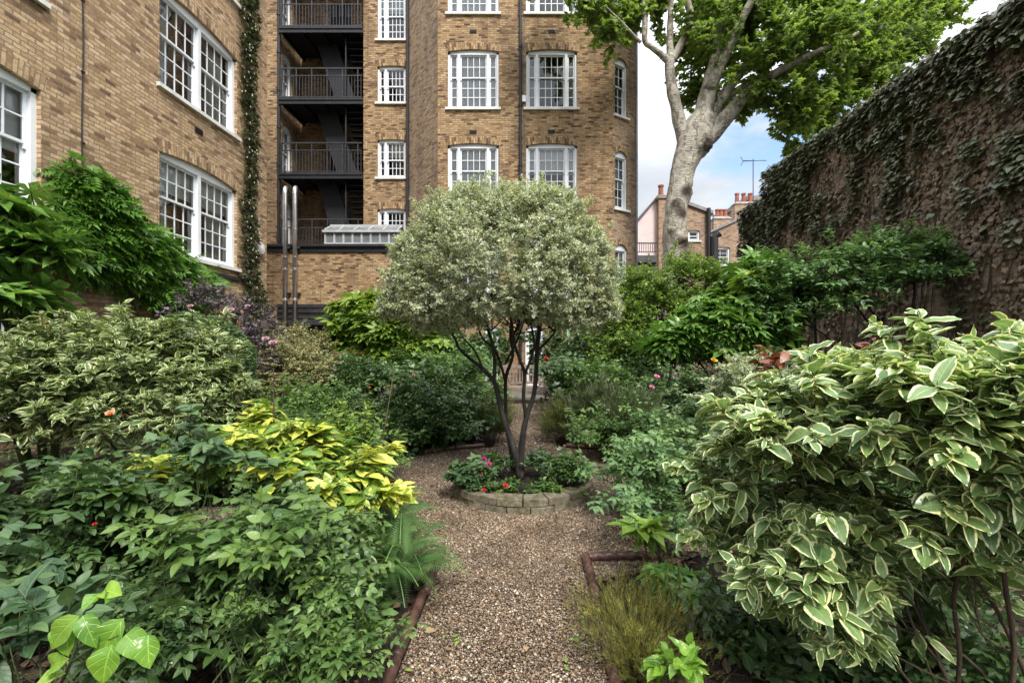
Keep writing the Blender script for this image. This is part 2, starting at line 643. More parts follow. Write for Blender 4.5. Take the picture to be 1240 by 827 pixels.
def lobe(px, py, y, wpx, hpx, d):
    """ellipsoid: centre at photo pixel and distance y, half width and height in photo pixels there, half depth in metres"""
    c = P(px, py, y)
    return (c[0], c[1], c[2], wpx * y / FP, d, hpx * y / FP)


def crown_points(lobes, n, shell=0.4, clump=0.0, cscale=2.2, cut_below=-1.0, zmin=0.03, rough=0.0):
    """twig ends spread through the outer part of a set of ellipsoid lobes, and their outward directions"""
    L = np.array(lobes, float)
    ar = (L[:, 3] * L[:, 4] + L[:, 4] * L[:, 5] + L[:, 3] * L[:, 5])
    pr = ar / ar.sum()
    out_p, out_d = [], []
    got = 0
    tries = 0
    while got < n and tries < 40:
        tries += 1
        m = int((n - got) * 1.6) + 50
        k = R.choice(len(L), m, p=pr)
        d = rdir(m)
        keep = d[:, 2] > cut_below + 0.25 * R.random(m)
        rr = 1 - shell * R.random(m) ** 1.4
        if rough:
            rr = rr * (1 + rough * np.array([noise.noise(Vector(q) * 2.3 + Vector((kk * 3.7, 0, 0))) + 0.6 * noise.noise(Vector(q) * 6.1 + Vector((0, kk * 2.1, 0))) for q, kk in zip(d, k)]))
        p = L[k, :3] + d * L[k, 3:] * rr[:, None]
        for j in range(len(L)):
            q = np.linalg.norm((p - L[j, :3]) / L[j, 3:], axis=1)
            keep &= ~((q < 0.62) & (k != j))
        keep &= p[:, 2] > zmin
        if clump > 0:
            nz = np.array([noise.noise(Vector(q) * cscale) for q in p])
            keep &= (nz + 0.35) > clump * (R.random(m) - 0.15)
        p, d = p[keep], nrmz(d[keep] / L[k[keep], 3:])
        out_p.append(p)
        out_d.append(d)
        got += len(p)
    return np.concatenate(out_p)[:n], np.concatenate(out_d)[:n]


def twig_leaves(sc, tpls, p, d, per, size, twig=0.12, up=0.7, out=0.5, splay=0.95, droop=0.15, jit=0.35, svar=0.25, axis_up=0.35, rbias=0.0, stems=None, wvar=0.15, stem_r=0.02, flat=0.65, stray=0.0, stray_len=0.3):
    """a spray of `per` leaves round each twig end"""
    young = 0.0
    if stray > 0:
        k = R.random(len(p)) < stray
        ps, ds = p[k], nrmz(d[k] + np.array([0, 0, 0.7]) + 0.35 * R.normal(size=(k.sum(), 3)))
        ln = stray_len * (0.4 + 0.9 * R.random(k.sum()))
        add = [ps + ds * (ln * f)[:, None] + np.array([0, 0, -0.25]) * (ln * f * f)[:, None] for f in (0.3, 0.55, 0.8, 1.0)]
        if stems is not None:
            stems.add(stick(stem_r * 0.4, 0.4), ps - ds * 0.03, add[-1] - ps, rdir(len(ps)), np.linalg.norm(add[-1] - ps, axis=1) + .03, R.random(len(ps)))
        young = np.concatenate([np.zeros(len(p)), np.tile(0.35 * R.random(len(ps)), 4)])
        p = np.concatenate([p] + add)
        d = np.concatenate([d] + [ds] * 4)
    n = len(p)
    ax = nrmz(d + np.array([0, 0, axis_up]) + R.normal(size=(n, 3)) * 0.35)
    tr = R.random(n)
    ref = rdir(n)
    e1 = nrmz(np.cross(ax, ref))
    e2 = np.cross(ax, e1)
    for j in range(per):
        az = j * 2.39996 + R.random(n) * 0.7
        th = splay * (0.55 + 0.75 * R.random(n)) * (0.55 + 0.45 * (per - j) / per)
        rad = e1 * np.cos(az)[:, None] + e2 * np.sin(az)[:, None]
        tip = ax * np.cos(th)[:, None] + rad * np.sin(th)[:, None]
        tip[:, 2] = tip[:, 2] * flat - droop
        nr = ax * out + np.array([0, 0, up]) + R.normal(size=(n, 3)) * jit
        pos = p - ax * (twig * (1 - j / per) * (0.7 + 0.6 * R.random(n)))[:, None]
        s = size * (1 + svar * R.normal(size=n)).clip(0.45, 1.6)
        if j == per - 1:
            s = s * 0.7
        rnd = 0.55 * tr + 0.45 * R.random(n) + rbias + young
        w = (1 + wvar * R.normal(size=n)).clip(0.6, 1.5)
        which = R.integers(0, len(tpls), n)
        for t, tp in enumerate(tpls):
            m = which == t
            sc.add(tp, pos[m], tip[m], nr[m], s[m], rnd[m], w[m])
    if stems is not None:
        ln = twig * 1.5
        stems.add(stick(stem_r), p - ax * ln, ax, rdir(n), np.full(n, ln * 1.05), R.random(n))


def grow_stems(mb, base, targets, r0, n_main=5, spread=0.15, wob=0.08, sides=6, r1=0.25):
    """curved main stems from the base up to some of the target points, with side branches"""
    idx = R.choice(len(targets), min(n_main, len(targets)), replace=False)
    for i in idx:
        b = np.array(base) + np.array([R.normal() * spread, R.normal() * spread, 0])
        e = targets[i]
        m1 = b + (e - b) * np.array([0.25, 0.25, 0.4]) + R.normal(size=3) * wob
        m2 = b + (e - b) * np.array([0.6, 0.6, 0.75]) + R.normal(size=3) * wob
        r = r0 * (0.7 + 0.5 * R.random())
        pts = spline([(*b, r), (*m1, r * 0.85), (*m2, r * 0.6), (*e, r * r1)], 4)
        mb.tube([q[:3] for q in pts], [q[3] for q in pts], sides, cap=False)
        for s in range(2):
            j = idx[0] if len(targets) < 4 else R.integers(0, len(targets))
            near = np.argsort(np.linalg.norm(targets - m2, axis=1))[: max(6, len(targets) // 8)]
            j = R.choice(near)
            e2 = targets[j]
            mm = (m2 + e2) / 2 + R.normal(size=3) * wob
            pts = spline([(*m2, r * 0.5), (*mm, r * 0.35), (*e2, r * 0.15)], 3)
            mb.tube([q[:3] for q in pts], [q[3] for q in pts], 5, cap=False)
# ------------------------------------------------------------------ shared materials
STOCK = [(0.0, (0.21, 0.13, 0.072)), (0.12, (0.34, 0.22, 0.115)), (0.3, (0.45, 0.305, 0.155)), (0.5, (0.54, 0.385, 0.20)),
         (0.68, (0.60, 0.45, 0.255)), (0.82, (0.50, 0.355, 0.205)), (0.93, (0.64, 0.50, 0.31)), (1.0, (0.40, 0.255, 0.15))]
M = {}
M['brick_wing'] = brick_mat('yellow stock brick', [(p, (c[0] * k * .97, c[1] * k * .98, c[2] * k * 1.1)) for (p, c), k in zip(STOCK, (.74, .86, .97, 1, 1.02, .94, 1.04, .84))], (0.25, 0.19, 0.13), (0.15, 0.11, 0.08), 0.42, 1.08)
M['brick_block'] = brick_mat('brown stock brick', [(p, (c[0] * k, c[1] * k * .97, c[2] * k * .99)) for (p, c), k in zip(STOCK, (.45, .62, .8, .86, .92, .78, .98, .6))], (0.26, 0.195, 0.135), (0.11, 0.068, 0.042), 0.5, 0.95)
M['brick_recess_shade'] = brick_mat('shade-toned recess brick', STOCK, (0.22, 0.17, 0.13), (0.06, 0.045, 0.035), 0.6, 0.8)  # stock brick darkened in its colour to paint in the balcony recess shade
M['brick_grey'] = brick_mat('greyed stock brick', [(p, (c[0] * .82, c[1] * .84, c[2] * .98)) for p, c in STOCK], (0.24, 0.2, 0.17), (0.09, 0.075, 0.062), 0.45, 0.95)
M['brick_old'] = brick_mat('old garden wall brick', [(0, (0.12, 0.09, 0.065)), (0.3, (0.22, 0.17, 0.12)), (0.6, (0.31, 0.25, 0.18)), (0.85, (0.38, 0.31, 0.23)), (1, (0.22, 0.155, 0.11))],
                           (0.24, 0.20, 0.165), (0.07, 0.05, 0.04), 0.5, 1.1)
M['brick_far'] = brick_mat('pale far brick', [(0, (0.2, 0.13, 0.09)), (0.4, (0.42, 0.29, 0.2)), (0.75, (0.52, 0.38, 0.27)), (1, (0.33, 0.2, 0.14))], (0.42, 0.35, 0.28), (0.12, 0.09, 0.07), 0.3)
M['arch'] = M['brick_wing']
M['white'] = plain_mat('white gloss paint', (0.74, 0.77, 0.80), 0.4, 0, 0.05, 3.0, 0.05)
M['sill'] = plain_mat('painted stone sill', (0.68, 0.68, 0.65), 0.6, 0, 0.12, 5.0, 0.15)
M['glass'] = glass_mat()
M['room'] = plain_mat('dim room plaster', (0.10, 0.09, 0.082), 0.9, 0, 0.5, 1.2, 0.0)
M['blind'] = plain_mat('white blind cloth', (0.86, 0.87, 0.88), 0.9, 0, 0.04, 4.0, 0.05)
M['curtain'] = plain_mat('pale curtain cloth', (0.74, 0.73, 0.70), 0.9, 0, 0.10, 2.0, 0.1)
M['black'] = plain_mat('black ironwork', (0.012, 0.013, 0.017), 0.65, 0.0, 0.3, 5.0, 0.2)
M['iron_grey'] = plain_mat('grey painted steel', (0.03, 0.032, 0.038), 0.5, 0.0, 0.3, 5.0, 0.2)
M['steel'] = plain_mat('stainless flue steel', (0.52, 0.52, 0.52), 0.3, 0.9, 0.2, 3.0, 0.05)
M['roof'] = plain_mat('roofing felt', (0.09, 0.09, 0.095), 0.9, 0, 0.3, 2.0, 0.3)
M['lead'] = plain_mat('lead flashing', (0.22, 0.23, 0.24), 0.6, 0.2, 0.2)
M['pink'] = plain_mat('pale pink render', (0.72, 0.60, 0.60), 0.85, 0, 0.05, 2.0, 0.1)
M['pot'] = plain_mat('terracotta pot', (0.30, 0.10, 0.065), 0.8, 0, 0.25, 5.0, 0.2)
M['pot_grey'] = plain_mat('cement flaunching', (0.26, 0.23, 0.2), 0.9, 0, 0.25, 5.0, 0.4)
M['wood'] = plain_mat('weathered teak', (0.20, 0.155, 0.125), 0.8, 0, 0.3, 9.0, 0.3)
M['cane'] = plain_mat('bamboo cane', (0.50, 0.38, 0.22), 0.6, 0, 0.2, 12.0, 0.1)
M['edging'] = plain_mat('brown glazed edging', (0.085, 0.044, 0.034), 0.3, 0, 0.5, 10.0, 0.3, 70.0)
M['stone'] = plain_mat('mossy walling stone', (0.165, 0.145, 0.10), 0.9, 0, 0.55, 9.0, 0.7, 55.0)
def stone_mat():
    t = NT('mossy walling stone')
    p = t.pos()
    c = t.ramp(t.noise(p, 11.0, 6.0, 0.7), [(0.3, (0.085, 0.075, 0.05)), (0.5, (0.19, 0.165, 0.115)), (0.68, (0.30, 0.265, 0.19))])
    c = t.mix(t.math('MULTIPLY', t.smooth(t.noise(p, 7.0, 5.0, 0.7), 0.52, 0.64), 0.75), c, (0.085, 0.09, 0.025))
    c = t.mix(t.smooth(t.noise(p, 45.0, 4.0), 0.6, 0.7), c, (0.05, 0.045, 0.035))
    return t.done(t.bsdf(c, 0.95, 0, 0.15, t.bump(t.noise(p, 40.0, 6.0, 0.75), 1.0, 0.02)))


M['stone'] = stone_mat()
M['soil'] = soil_mat()
M['gravel'] = gravel_mat()
M['pebble'] = pebble_mat()
M['concrete'] = plain_mat('worn paving', (0.15, 0.135, 0.115), 0.85, 0, 0.2, 3.0, 0.3)


# ------------------------------------------------------------------ walls and windows
class Wall:
    def __init__(s, o, u, n=None):
        s.o = np.array([o[0], o[1], 0.0])
        s.u = np.array([u[0], u[1], 0.0])
        s.u /= np.linalg.norm(s.u)
        s.n = np.cross(s.u, [0, 0, 1.0])

    def p(s, u, v, n=0.0):
        return s.o + s.u * u + s.n * n + np.array([0, 0, v])


def wbox(mb, w, u0, u1, v0, v1, n0, n1):
    """box in wall coordinates; n0 is the inner, n1 the outer face"""
    mb.hexa([w.p(u0, v0, n1), w.p(u1, v0, n1), w.p(u1, v0, n0), w.p(u0, v0, n0), w.p(u0, v1, n1), w.p(u1, v1, n1), w.p(u1, v1, n0), w.p(u0, v1, n0)])


def arc(a, b, sp, ap, k=10):
    m, h = (a + b) / 2, (b - a) / 2
    return [(a + (b - a) * i / k, sp + (ap - sp) * (1 - ((a + (b - a) * i / k - m) / h) ** 2)) for i in range(k + 1)]


def wall_face(mb, w, u0, u1, v0, v1, ops=(), reveal=0.11):
    """brick face with arched openings (a, b, sill, springing, crown) and their brick reveals"""
    us = sorted({u0, u1, *[o[0] for o in ops], *[o[1] for o in ops]})
    vs = sorted({v0, v1, *[o[2] for o in ops], *[o[4] for o in ops]})
    us = [x for x in us if u0 <= x <= u1]
    vs = [x for x in vs if v0 <= x <= v1]
    for i in range(len(us) - 1):
        for j in range(len(vs) - 1):
            cu, cv = (us[i] + us[i + 1]) / 2, (vs[j] + vs[j + 1]) / 2
            if any(o[0] < cu < o[1] and o[2] < cv < o[4] for o in ops):
                continue
            q = [(us[i], vs[j]), (us[i + 1], vs[j]), (us[i + 1], vs[j + 1]), (us[i], vs[j + 1])]
            mb.poly([w.p(*c) for c in q], q)
    for a, b, c, sp, ap in ops:
        A = arc(a, b, sp, ap)
        for (x0, z0), (x1, z1) in zip(A[:-1], A[1:]):
            if ap - z0 > 1e-4 or ap - z1 > 1e-4:
                q = [(x0, z0), (x1, z1), (x1, ap), (x0, ap)]
                mb.poly([w.p(*k) for k in q], q)
            mb.poly([w.p(x0, z0, -reveal), w.p(x1, z1, -reveal), w.p(x1, z1), w.p(x0, z0)], [(x0, 0), (x1, 0), (x1, reveal), (x0, reveal)])
        for x, sg in ((a, 1), (b, -1)):
            q = [w.p(x, c, 0), w.p(x, c, -reveal), w.p(x, sp, -reveal), w.p(x, sp, 0)]
            uv = [(0, c), (reveal, c), (reveal, sp), (0, sp)]
            mb.poly(q if sg > 0 else q[::-1], uv if sg > 0 else uv[::-1])
        mb.poly([w.p(a, c, 0), w.p(b, c, 0), w.p(b, c, -reveal), w.p(a, c, -reveal)])


def arch_ring(mb, w, a, b, sp, ap, h=0.23):
    """one ring of bricks on edge over an opening, 3 mm proud"""
    ext = 0.05
    A = arc(a - ext, b + ext, sp, ap + 0.004, 14)
    L = 0.0
    for (x0, z0), (x1, z1) in zip(A[:-1], A[1:]):
        dl = math.hypot(x1 - x0, z1 - z0)
        m = (a + b) / 2
        k = 0.28
        t0, t1 = (x0 - m) / (b - a) * k, (x1 - m) / (b - a) * k
        q = [(x0, z0), (x1, z1), (x1 + t1 * h, z1 + h), (x0 + t0 * h, z0 + h)]
        uv = [(0.0, L), (0.0, L + dl), (0.222, L + dl), (0.222, L)]
        mb.poly([w.p(*c, 0.003) for c in q], uv)
        mb.poly([w.p(*q[3], 0), w.p(*q[3], 0.003), w.p(*q[2], 0.003), w.p(*q[2], 0)])
        L += dl


def window(w, op, secs, rt=2, rb=3, meet=0.42, parent=None, fill='dark', org_n=-0.11, sill=True, fw=0.075, label=None, frac=1.0):
    """sash window in the opening: frame and glazing bars, glass, sill, dim room and blind or curtains behind"""
    a, b, c, sp, ap = op
    n0, n1 = org_n - 0.09, org_n + 0.045
    f = MB()
    wbox(f, w, a, a + fw, c, sp + 0.0, n0, n1)
    wbox(f, w, b - fw, b, c, sp + 0.0, n0, n1)
    A = arc(a, b, sp, ap, 10)
    hd = sp - 0.06
    for (x0, z0), (x1, z1) in zip(A[:-1], A[1:]):
        f.hexa([w.p(x0, hd, n1), w.p(x1, hd, n1), w.p(x1, hd, n0), w.p(x0, hd, n0), w.p(x0, z0, n1), w.p(x1, z1, n1), w.p(x1, z1, n0), w.p(x0, z0, n0)])
    wbox(f, w, a + fw, b - fw, c, c + 0.05, n0, n1 - 0.004)
    x = a + fw
    tot = (b - a) - 2 * fw
    mul = 0.085
    wsum = tot - mul * (len(secs) - 1)
    fs = sum(s[0] for s in secs)
    lo, hi = c + 0.05, hd
    mz = hi - (hi - lo) * meet
    for si, (fr, nc) in enumerate(secs):
        x1 = x + wsum * fr / fs
        if si < len(secs) - 1:
            wbox(f, w, x1, x1 + mul, c + 0.05, hd, n0, n1 - 0.002)
        st, gb = 0.045, 0.022
        for z0, z1, nn, rows in ((mz - 0.02, hi, org_n - 0.012, rt), (lo, mz + 0.02, org_n - 0.05, rb)):
            wbox(f, w, x, x + st, z0, z1, nn - 0.035, nn)
            wbox(f, w, x1 - st, x1, z0, z1, nn - 0.035, nn)
            bh = 0.075 if nn < org_n - 0.03 else 0.04
            wbox(f, w, x + st, x1 - st, z0, z0 + bh, nn - 0.033, nn + 0.001)
            wbox(f, w, x + st, x1 - st, z1 - 0.04, z1, nn - 0.033, nn + 0.001)
            for k in range(1, nc):
                xx = x + st + (x1 - x - 2 * st) * k / nc
                wbox(f, w, xx - gb / 2, xx + gb / 2, z0 + bh, z1 - 0.04, nn - 0.03, nn - 0.006)
            for k in range(1, rows):
                zz = z0 + bh + (z1 - 0.04 - z0 - bh) * k / rows
                wbox(f, w, x + st, x1 - st, zz - gb / 2, zz + gb / 2, nn - 0.029, nn - 0.007)
        # sash horns
        for xx in (x, x1 - st):
            wbox(f, w, xx + 0.003, xx + st - 0.003, mz - 0.085, mz - 0.02, org_n - 0.044, org_n - 0.013)
        x = x1 + mul
    fo = f.build('window', M['white'], parent)
    g = MB()
    for z0, z1, nn in ((mz, hi + 0.03, org_n - 0.03), (c + 0.05, mz, org_n - 0.068)):
        g.poly([w.p(a + 0.03, z0, nn), w.p(b - 0.03, z0, nn), w.p(b - 0.03, z1, nn), w.p(a + 0.03, z1, nn)])
    g.build('glass', M['glass'], fo)
    if sill:
        s = MB()
        wbox(s, w, a - 0.07, b + 0.07, c - 0.075, c - 0.002, -0.02, 0.07)
        wbox(s, w, a + 0.002, b - 0.002, c - 0.05, c + 0.004, org_n + 0.046, -0.022)
        s.build('sill', M['sill'], fo, bevel=0.006)
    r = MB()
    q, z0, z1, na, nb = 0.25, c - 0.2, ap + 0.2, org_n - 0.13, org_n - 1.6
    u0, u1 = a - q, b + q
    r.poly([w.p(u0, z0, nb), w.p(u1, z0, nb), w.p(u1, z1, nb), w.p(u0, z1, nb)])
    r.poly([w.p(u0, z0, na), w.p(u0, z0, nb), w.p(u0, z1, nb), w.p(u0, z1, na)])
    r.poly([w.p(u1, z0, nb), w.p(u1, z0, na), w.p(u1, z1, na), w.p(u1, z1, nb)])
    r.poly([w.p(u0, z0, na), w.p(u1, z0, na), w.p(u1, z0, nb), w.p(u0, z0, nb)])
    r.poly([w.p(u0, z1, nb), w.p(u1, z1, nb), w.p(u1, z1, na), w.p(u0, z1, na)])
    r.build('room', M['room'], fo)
    if 'blind' in fill:
        bl = MB()
        zb = (hi + 0.03) - (hi - lo + 0.05) * frac
        bl.poly([w.p(a + 0.05, zb, org_n - 0.12), w.p(b - 0.05, zb, org_n - 0.12), w.p(b - 0.05, hi + 0.03, org_n - 0.12), w.p(a + 0.05, hi + 0.03, org_n - 0.12)])
        wbox(bl, w, a + 0.05, b - 0.05, zb - 0.02, zb, org_n - 0.128, org_n - 0.112)
        bl.build('blind', M['blind'], fo)
    if 'curtain' in fill:
        for e0, e1 in ((a + 0.08, a + 0.08 + 0.2 * (b - a)), (b - 0.08 - 0.24 * (b - a), b - 0.08)):
            cu = MB()
            k = 22
            for i in range(k):
                t0, t1 = i / k, (i + 1) / k
                n_ = [org_n - 0.20 + 0.03 * math.sin(t * 34) + 0.012 * math.sin(t * 71) for t in (t0, t1)]
                cu.poly([w.p(e0 + (e1 - e0) * t0, lo, n_[0]), w.p(e0 + (e1 - e0) * t1, lo, n_[1]), w.p(e0 + (e1 - e0) * t1, hi, n_[1]), w.p(e0 + (e1 - e0) * t0, hi, n_[0])])
            cu.build('curtain', M['curtain'], fo)
    return fo


def vent(w, u, v, parent):
    m = MB()
    wbox(m, w, u - 0.115, u + 0.115, v - 0.055, v + 0.055, -0.02, 0.012)
    for i in range(4):
        wbox(m, w, u - 0.1, u + 0.1, v - 0.045 + i * 0.024, v - 0.033 + i * 0.024, 0.012, 0.02)
    m.build('air_vent', M['black'], parent)


def pipe(pts, r, parent, mat='black', name='drainpipe', collars=()):
    m = MB()
    m.tube(pts, r, 10)
    for q in collars:
        q = np.array(q, float)
        m.tube([q - [0, 0, .05], q + [0, 0, .05]], r * 1.35, 10)
    return m.build(name, M[mat], parent, smooth=False)


# ------------------------------------------------------------------ the wing on the left
XW = -6.9
wing = thing('brick_wing', 'tall yellow brick wing with climbers on its wall, along the garden side', 'building', (XW, 7.5, 0))
W = Wall((XW, 0), (0, 1))
WING_OPS = []
for k, (c, sp, ap) in enumerate([(0.55, 2.0, 2.1), (3.27, 5.1, 5.2), (6.37, 8.2, 8.30), (9.52, 11.38, 11.48)]):
    WING_OPS.append((8.49, 10.75, c, sp, ap))
    WING_OPS.append((4.15, 6.43, c, sp, ap))
m = MB()
wall_face(m, W, -1.0, 11.97, -0.1, 14.2, WING_OPS)
back = Wall((XW, 11.97), (-1, 0))
m.poly([(XW, 11.97, -.1), (XW - 5, 11.97, -.1), (XW - 5, 11.97, 14.2), (XW, 11.97, 14.2)], [(0, -.1), (5, -.1), (5, 14.2), (0, 14.2)])
m.poly([(XW - 5, -1, -.1), (XW, -1, -.1), (XW, -1, 14.2), (XW - 5, -1, 14.2)], [(0, -.1), (5, -.1), (5, 14.2), (0, 14.2)])
m.build('wall', M['brick_wing'], wing)
for o in WING_OPS:
    m = MB()
    arch_ring(m, W, o[0], o[1], o[3], o[4])
    m.build('window_arch', M['arch'], wing)
m = MB()
m.box(XW - 5.1, XW + 0.12, -1.1, 12.09, 14.2, 14.42)
m.build('roof', M['roof'], wing)
fills = {(8.49, 3.27): ('blind curtain', .33), (8.49, 6.37): ('curtain', 1), (4.15, 3.27): ('blind', 0.5), (4.15, 6.37): ('curtain', 1)}
for o in WING_OPS:
    fl, fr = fills.get((o[0], o[2]), ('dark', 1))
    window(W, o, [(1, 4), (1, 4)], 2, 3, 0.42, wing, fl, frac=fr)
for u, v in ((9.5, 5.95), (9.5, 9.05)):
    vent(W, u, v, wing)
m = MB()
pts = [W.p(7.02 + 0.012 * math.sin(z * 2.3), z, 0.012) for z in np.linspace(4.1, 14.1, 40)]
m.tube(pts, 0.011, 5)
for z in np.arange(4.6, 14, 1.1):
    wbox(m, W, 7.0, 7.045, z, z + 0.03, 0.0, 0.028)
m.build('cable', M['black'], wing)
m = MB()
c0 = W.p(11.62, 3.9)
m.tube([W.p(11.62, 3.92, 0.0), W.p(11.62, 3.92, 0.05), W.p(11.62, 3.92, 0.085), W.p(11.62, 3.92, 0.1)], [0.17, 0.17, 0.13, 0.03], 20)
m.build('alarm_disc', M['sill'], wing, smooth=False)
m = MB()
wbox(m, W, 8.3, 11.2, 2.98, 3.06, -0.01, 0.05)
m.build('pipe_run', M['black'], wing)

# ------------------------------------------------------------------ the main block with its canted bay
block = thing('mansion_block', 'tall brown brick mansion block with a canted bay, behind the round-headed tree', 'building', (0, 16.0, 0))
TOP = 15.6
YF, YR = 14.6, 16.4
WF = Wall((-2.92, YF), (1, 0))           # front of the bay
WL = Wall((-4.38, YR), (1.46, YF - YR))  # left cant
WRt = Wall((2.71, YF), (0.91, 0.60))     # right cant
WRec = Wall((-9.7, YR), (1, 0))          # recessed front
LL, LR = math.hypot(1.46, 1.8), math.hypot(0.91, 0.60)
fops, rops, cops = [], [], []
for c in (3.0, 6.03, 9.05, 12.1):
    fops += [(0.32, 1.964, c, c + 1.81, c + 1.88), (2.84, 4.486, c, c + 1.81, c + 1.88)]
    cops.append((0.10, 0.66, c - 0.17, c + 1.57, c + 1.72))
fops += [(1.52, 1.98, 0.06, 1.95, 2.05), (2.82, 3.4, 0.06, 1.95, 2.05)]
for c, ap in ((5.0, 6.34), (7.47, 8.84), (10.17, 11.5), (12.45, 14.3)):
    rops.append((4.24, 5.26, c, ap - 0.035, ap))
m = MB()
wall_face(m, WF, 0, 5.63, -0.1, TOP, fops)
wall_face(m, WRec, 0, 0.67, -0.1, TOP)
wall_face(m, WRec, 3.74, 5.32, -0.1, TOP, rops)
wall_face(m, Wall((3.62, 15.2), (0, 1)), 0, 9.0, -0.1, TOP)
m.build('wall', M['brick_block'], block)
m = MB()
wall_face(m, WL, 0, LL, -0.1, TOP)
wall_face(m, WRt, 0, LR, -0.1, TOP, cops)
m.build('canted_wall', M['brick_grey'], block)
# balcony recess behind the front: side walls and back wall
YB = 18.0
WS = Wall((-9.03, YR), (0, 1))
sops = [(0.28, 0.95, z, z + 1.7, z + 1.85) for z in (4.95, 7.75, 10.4, 12.95)]
WB = Wall((-9.03, YB), (1, 0))
bops = [(1.15, 2.0, z, z + 2.05, z + 2.15) for z in (4.78, 7.6, 10.27, 12.82)]
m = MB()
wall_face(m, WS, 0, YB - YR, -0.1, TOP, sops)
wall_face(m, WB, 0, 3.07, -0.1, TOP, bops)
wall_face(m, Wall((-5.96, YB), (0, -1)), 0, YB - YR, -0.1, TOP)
m.build('recess_wall', M['brick_recess_shade'], block)
for w_, os_, h_ in ((WF, fops[:8], .23), (WRec, rops, .23), (WRt, cops, .16)):
    for o in os_:
        m = MB()
        arch_ring(m, w_, o[0], o[1], o[3], o[4], h_)
        m.build('window_arch', M['brick_block'], block)
m = MB()
m.poly([(-9.8, YR - .1, TOP), (-4.4, YR - .1, TOP), (-2.95, YF - .1, TOP), (2.75, YF - .1, TOP), (3.75, 15.2, TOP), (3.75, 24.2, TOP), (-9.8, 24.2, TOP)])
m.build('roof', M['roof'], block)
ffill = {(0.32, 9.05): ('blind', 1.0), (0.32, 6.03): ('blind', 1.0), (0.32, 12.1): ('blind', 1.0), (2.84, 9.05): ('curtain', 1), (2.84, 6.03): ('blind', 0.46), (2.84, 12.1): ('curtain', 1)}
for o in fops[:8]:
    fl, fr = ffill.get((o[0], o[2]), ('dark', 1))
    window(WF, o, [(0.27, 1), (1, 4), (0.27, 1)], 2, 3, 0.42, block, fl, frac=fr)
for o in fops[8:]:
    window(WF, o, [(1, 2)], 2, 3, 0.45, block, 'dark', sill=False)
for o in rops:
    window(WRec, o, [(0.28, 1), (1, 4)], 2 if o[2] < 12 else 3, 2 if o[2] < 12 else 3, 0.5, block, 'blind' if o[2] in (7.47, 12.45) else 'dark', fw=0.06, frac=0.4)
for o in cops:
    window(WRt, o, [(1, 2)], 2, 3, 0.42, block, 'curtain' if o[2] > 8 else 'blind', fw=0.06, frac=.55)
for o in sops:
    window(WS, o, [(1, 2)], 2, 2, 0.5, block, 'blind', fw=0.06, frac=0.7)
for o in bops:
    dm = MB()
    a, b, c, sp, ap = o
    wbox(dm, WB, a, b, c, sp - 0.5, -0.11, -0.06)
    for k in range(4):
        wbox(dm, WB, a + (b - a) * k / 3 - 0.03 * (k > 0), a + (b - a) * k / 3 + 0.03 * (k < 3), sp - 0.5, ap, -0.11, -0.055)
    wbox(dm, WB, a, b, sp - 0.5, sp - 0.44, -0.112, -0.05)
    do = dm.build('door', M['black'], block)
    g = MB()
    g.poly([WB.p(a, sp - 0.5, -0.09), WB.p(b, sp - 0.5, -0.09), WB.p(b, ap, -0.09), WB.p(a, ap, -0.09)])
    g.build('fanlight', plain_mat('grey fanlight glass', (0.16, 0.17, 0.17), 0.15), do)
for u in (1.14, 3.66):
    for v in (5.25, 8.28, 11.5):
        vent(WF, u, v, block)
pipe([WF.p(2.66, 0.0, 0.07), WF.p(2.66, TOP, 0.07)], 0.045, block, collars=[WF.p(2.66, z, 0.07) for z in np.arange(1.5, TOP, 1.9)])
pipe([WL.p(0.16, 0.0, 0.06), WL.p(0.16, TOP, 0.06)], 0.05, block)
pipe([(3.60, 15.12, 0.0), (3.60, 15.12, TOP)], 0.04, block, 'lead')
pipe([(-8.98, YR - 0.07, 0.0), (-8.98, YR - 0.07, TOP)], 0.055, block, collars=[(-8.98, YR - 0.07, z) for z in np.arange(5.2, TOP, 1.35)])
m = MB()
for du in (2.74, 2.79):
    m.tube([WF.p(du + 0.012 * math.sin(z * 1.7 + du * 9), z, 0.012) for z in np.linspace(0.5, TOP, 40)], 0.011, 5)
m.build('cable', M['wood'], block)
m = MB()
wbox(m, WF, 2.72, 2.84, 9.22, 9.42, 0.0, 0.08)
m.build('junction_box', M['white'], block, bevel=0.01)

